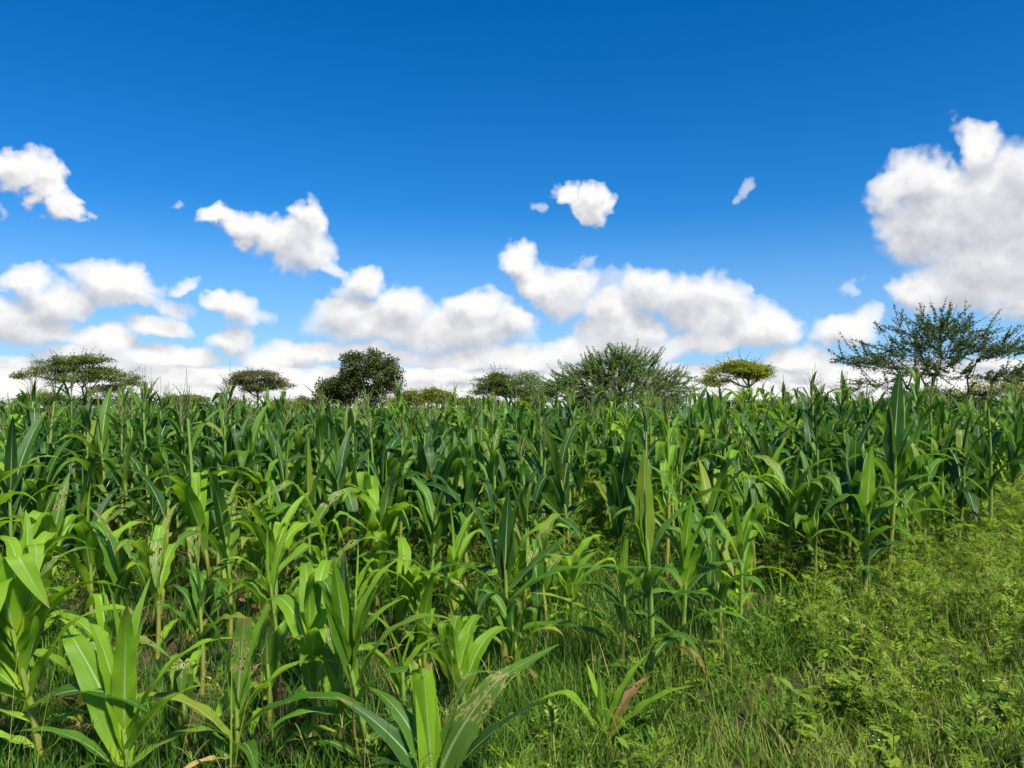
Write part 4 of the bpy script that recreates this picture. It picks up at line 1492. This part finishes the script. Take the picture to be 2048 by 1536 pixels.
def weed_height(x, d):
    """how tall the weeds stand, 0 where there are hardly any"""
    e = x - field_edge(d)
    if e > -0.2:
        return float(np.interp(d, [2, 4, 5.5, 7.5, 10, 13], [.24, .28, .34, .44, .54, .56]))
    return float(np.interp(d, [3, 5, 7, 10, 13], [.16, .26, .40, .48, .48]))


def build_weeds():
    r = np.random.default_rng(31)
    P = Pile()
    n = 0
    singles = []
    cells = []
    for d in np.arange(2.2, 14.5, 0.30):
        w = 0.70 * d + 1.4
        for x in np.arange(-w, w, 0.30):
            cells.append((x, d))
    for (x, d) in cells:
        e = x - field_edge(d)
        gapd = abs(x - (0.45 + (d - 4.3) * 0.11))
        if e > -0.2:
            dens = np.interp(d, [2, 4, 6, 9, 14], [2.2, 2.7, 2.3, 1.6, 1.0])
            if x < 1.3 and d < 4.5:
                dens *= 0.5
        elif gapd < .5 and d > 6.8:
            dens = 1.5
        elif d > 6.2:
            dens = .7 + .5 * (x > 0)
        else:
            dens = .22
        k = r.poisson(dens)
        for _ in range(k):
            xx, dd = x + r.uniform(0, .3), d + r.uniform(0, .3)
            hgt = weed_height(xx, dd) * r.uniform(.65, 1.2)
            q = r.random()
            low = dd < 5.6
            lib = (BROAD if q < .22 else LOW) if low else (WEEDS if q < .85 else LOW)
            H0 = .3 if lib is BROAD else (.34 if lib is LOW else .5)
            i = int(r.integers(len(lib)))
            s = hgt / H0
            a = r.uniform(0, 6.28)
            pale = (0.06 if e > 0.4 and d > 5.5 else 0) + (.08 if x > 1.6 else 0.0) - (.14 if e < -.2 else 0)
            if e > 0 and dd < 5.2 and len(singles) < 60 and abs(xx) < .62 * dd and dd > 3.55 and r.random() < .22:
                singles.append((lib, i, s, a, xx, dd, pale))
                continue
            v, f, t = lib[i]
            tt = np.where(t < .85, np.clip(t + pale + r.normal(0, .07), 0, .85), t)
            P.add((v * s * np.array([1.15, 1.15, 1])) @ rotz(a).T + np.array([xx, dd, float(ground_z(xx, dd))]), f, None, tt)
            n += 1
    o = obj('weeds', P.mesh('weeds', M['weed'], False))
    tag(o, 'dense ferny green weeds with tiny white flower heads', 'weeds', kind='stuff')
    # the weeds at the front that stand clear of the mass
    cache = {}
    for (lib, i, s, a, x, d, pale) in singles:
        nm = 'broad' if lib is BROAD else ('low' if lib is LOW else 'tall')
        if (nm, i) not in cache:
            v, f, t = lib[i]
            cache[(nm, i)] = mesh('weed', v, f, M['weed'], None, np.where(t < .85, np.clip(t + .12, 0, .85), t), False)
        o = obj('weed_plant', cache[(nm, i)], None, (x, d, float(ground_z(x, d)) - .005), (0, 0, a), (s * 1.15, s * 1.15, s * 1.1))
        if nm == 'broad':
            tag(o, 'low weed with plain pointed leaves in the weedy corner at the right', 'weed', 'pointed-leaf weeds in the right-hand corner')
        else:
            tag(o, 'ferny weed with finely cut leaves in the weedy corner at the right', 'weed', 'cut-leaf weeds in the right-hand corner')
    return n


build_weeds()


def blades(x, y, h, wid, r, t):
    """grass blades, three faces long"""
    n = len(x)
    a = r.uniform(0, 2 * np.pi, n)
    lean = np.abs(r.normal(.22, .22, n))
    cur = r.uniform(.1, 1.1, n)
    dirx, diry = np.cos(a), np.sin(a)
    z0 = ground_z(x, y) - .01
    sidex, sidey = -diry * wid, dirx * wid
    lev = [0, .4, .75, 1.0]
    wv = [1, .85, .5, .06]
    ring = []
    for l, w in zip(lev, wv):
        out = h * (lean * l + cur * l * l * .55)
        zz = z0 + h * (l - .28 * cur * l * l)
        cx, cyv = x + dirx * out, y + diry * out
        ring.append(np.stack([cx - sidex * w, cyv - sidey * w, zz], 1))
        ring.append(np.stack([cx + sidex * w, cyv + sidey * w, zz], 1))
    v = np.stack(ring, 1).reshape(-1, 3)
    b = np.arange(n)[:, None] * 8
    f = np.concatenate([b + np.array([[0, 1, 3, 2]]), b + np.array([[2, 3, 5, 4]]), b + np.array([[4, 5, 7, 6]])], 0)
    return v, f, np.repeat(t, 8)


def build_grass():
    r = np.random.default_rng(41)
    # tufts in the open strip, thinner among the plants
    X, Y, H, W, T = [], [], [], [], []
    nt_ = 21000
    d = 1.9 + (13.5 - 1.9) * r.random(nt_) ** 1.55
    x = (r.random(nt_) * 2 - 1) * (0.70 * d + .9)
    for xx, dd in zip(x, d):
        e = xx - np.interp(dd, [0, 20], [-3.0, 15.0])
        k = int(r.integers(5, 11))
        if e < -.4 and not (abs(xx - .5) < .8) and r.random() < .45:
            continue
        gap = abs(xx - (0.45 + (dd - 4.3) * 0.11)) < .75 and 4.0 < dd < 7.6
        hh = (.30 if gap else .24) * r.uniform(.6, 1.3)
        if dd > 8:
            k = 4
        if e > 0.3:
            hh *= .72 if dd < 5 else 1.1
        tone = (.30 if e < -.3 else .45) + (.16 if gap else 0) + (.24 if e > .6 else 0) + r.normal(0, .12)  # grass among the maize toned darker: shade between plants painted into the blades
        X += list(xx + r.normal(0, .035, k))
        Y += list(dd + r.normal(0, .035, k))
        H += list(hh * r.uniform(.55, 1.25, k))
        W += list(r.uniform(.0016, .0036, k) * (1 + .05 * dd))
        T += list(np.clip(tone + r.normal(0, .13, k) + (r.random(k) < .05) * .4, 0, 1))
    v, f, t = blades(np.array(X), np.array(Y), np.array(H), np.array(W), r, np.array(T))
    P = Pile()
    P.add(v, f, None, t)
    # tall thin seeding stems
    for _ in range(380):
        dd = r.uniform(2.6, 7.5)
        xx = r.uniform(-.66, .68) * dd
        if xx < field_edge(dd) - 1.2 and r.random() < .6:
            continue
        h = r.uniform(.35, .75)
        a = r.uniform(0, 6.28)
        ln = r.uniform(.1, .8)
        tt = np.linspace(0, 1, 6)
        z0 = float(ground_z(xx, dd))
        pts = np.stack([xx + math.cos(a) * ln * h * tt ** 1.6, dd + math.sin(a) * ln * h * tt ** 1.6, z0 + h * (tt - .22 * ln * tt ** 3)], 1)
        vv, ff, _u = tube(pts, np.linspace(.0016, .0008, 6), 3)
        P.add(vv, ff, None, float(np.clip(r.normal(.82, .1), 0, 1)))
        if r.random() < .6:
            for q in range(4):
                b = r.uniform(0, 6.28)
                e2 = pts[-1] + np.array([math.cos(b) * .7, math.sin(b) * .7, r.uniform(-.1, .8)]) * r.uniform(.05, .09)
                vv, ff, _u = tube(np.stack([pts[-1], (pts[-1] + e2) / 2 + np.array([0, 0, .008]), e2]), [.0012, .0016, .0008], 3)
                P.add(vv, ff, None, float(np.clip(r.normal(.88, .1), 0, 1)))
    o = obj('grass', P.mesh('grass', M['grass'], False))
    tag(o, 'fine green grass growing between the maize and across the right corner', 'grass', kind='stuff')


build_grass()


# a few long arching grass blades that stand out in front of the weeds
def long_grass(px, dist, H, leaves, label, seed):
    x = spot(px, dist)
    root = empty('grass_tuft', (x, dist, float(ground_z(x, dist))))
    tag(root, label, 'grass', 'broad-bladed grass tufts among the weeds')
    for (turn, L, wid, th0, bend) in leaves:
        v, f, uv = blade(L=L, W=wid, th0=th0, bend=bend, power=1.3, fold=20, ruffle=.001, rows=12, cols=3, base_w=.8)
        obj('blade', mesh('grass_blade', v, f, M['grass'], uv, np.full(len(v), .72)), root, (0, 0, 0), (0, 0, math.radians(turn)))


long_grass(1622, 5.35, .5, [(5, .62, .017, 18, 105), (172, .40, .015, 20, 90), (60, .55, .013, 8, 20), (110, .5, .012, 6, 16), (20, .45, .012, 14, 60)], 'broad-bladed grass with one long blade arching right across the weeds', 1)
long_grass(1560, 5.5, .5, [(80, .58, .013, 6, 10), (120, .52, .012, 9, 16), (30, .5, .012, 12, 30), (200, .4, .012, 16, 60)], 'upright broad-bladed grass left of the long arching blade', 2)
long_grass(470, 3.15, .5, [(60, .55, .010, 4, 18), (110, .62, .010, 6, 14), (-20, .5, .008, 20, 80), (200, .4, .009, 24, 70)], 'thin tall grass standing in front of the torn-tipped maize plant', 3)
long_grass(1080, 3.5, .5, [(150, .4, .012, 30, 60), (-10, .36, .012, 34, 70), (40, .36, .010, 18, 40)], 'small grass tuft right of the gnawed maize plant', 4)
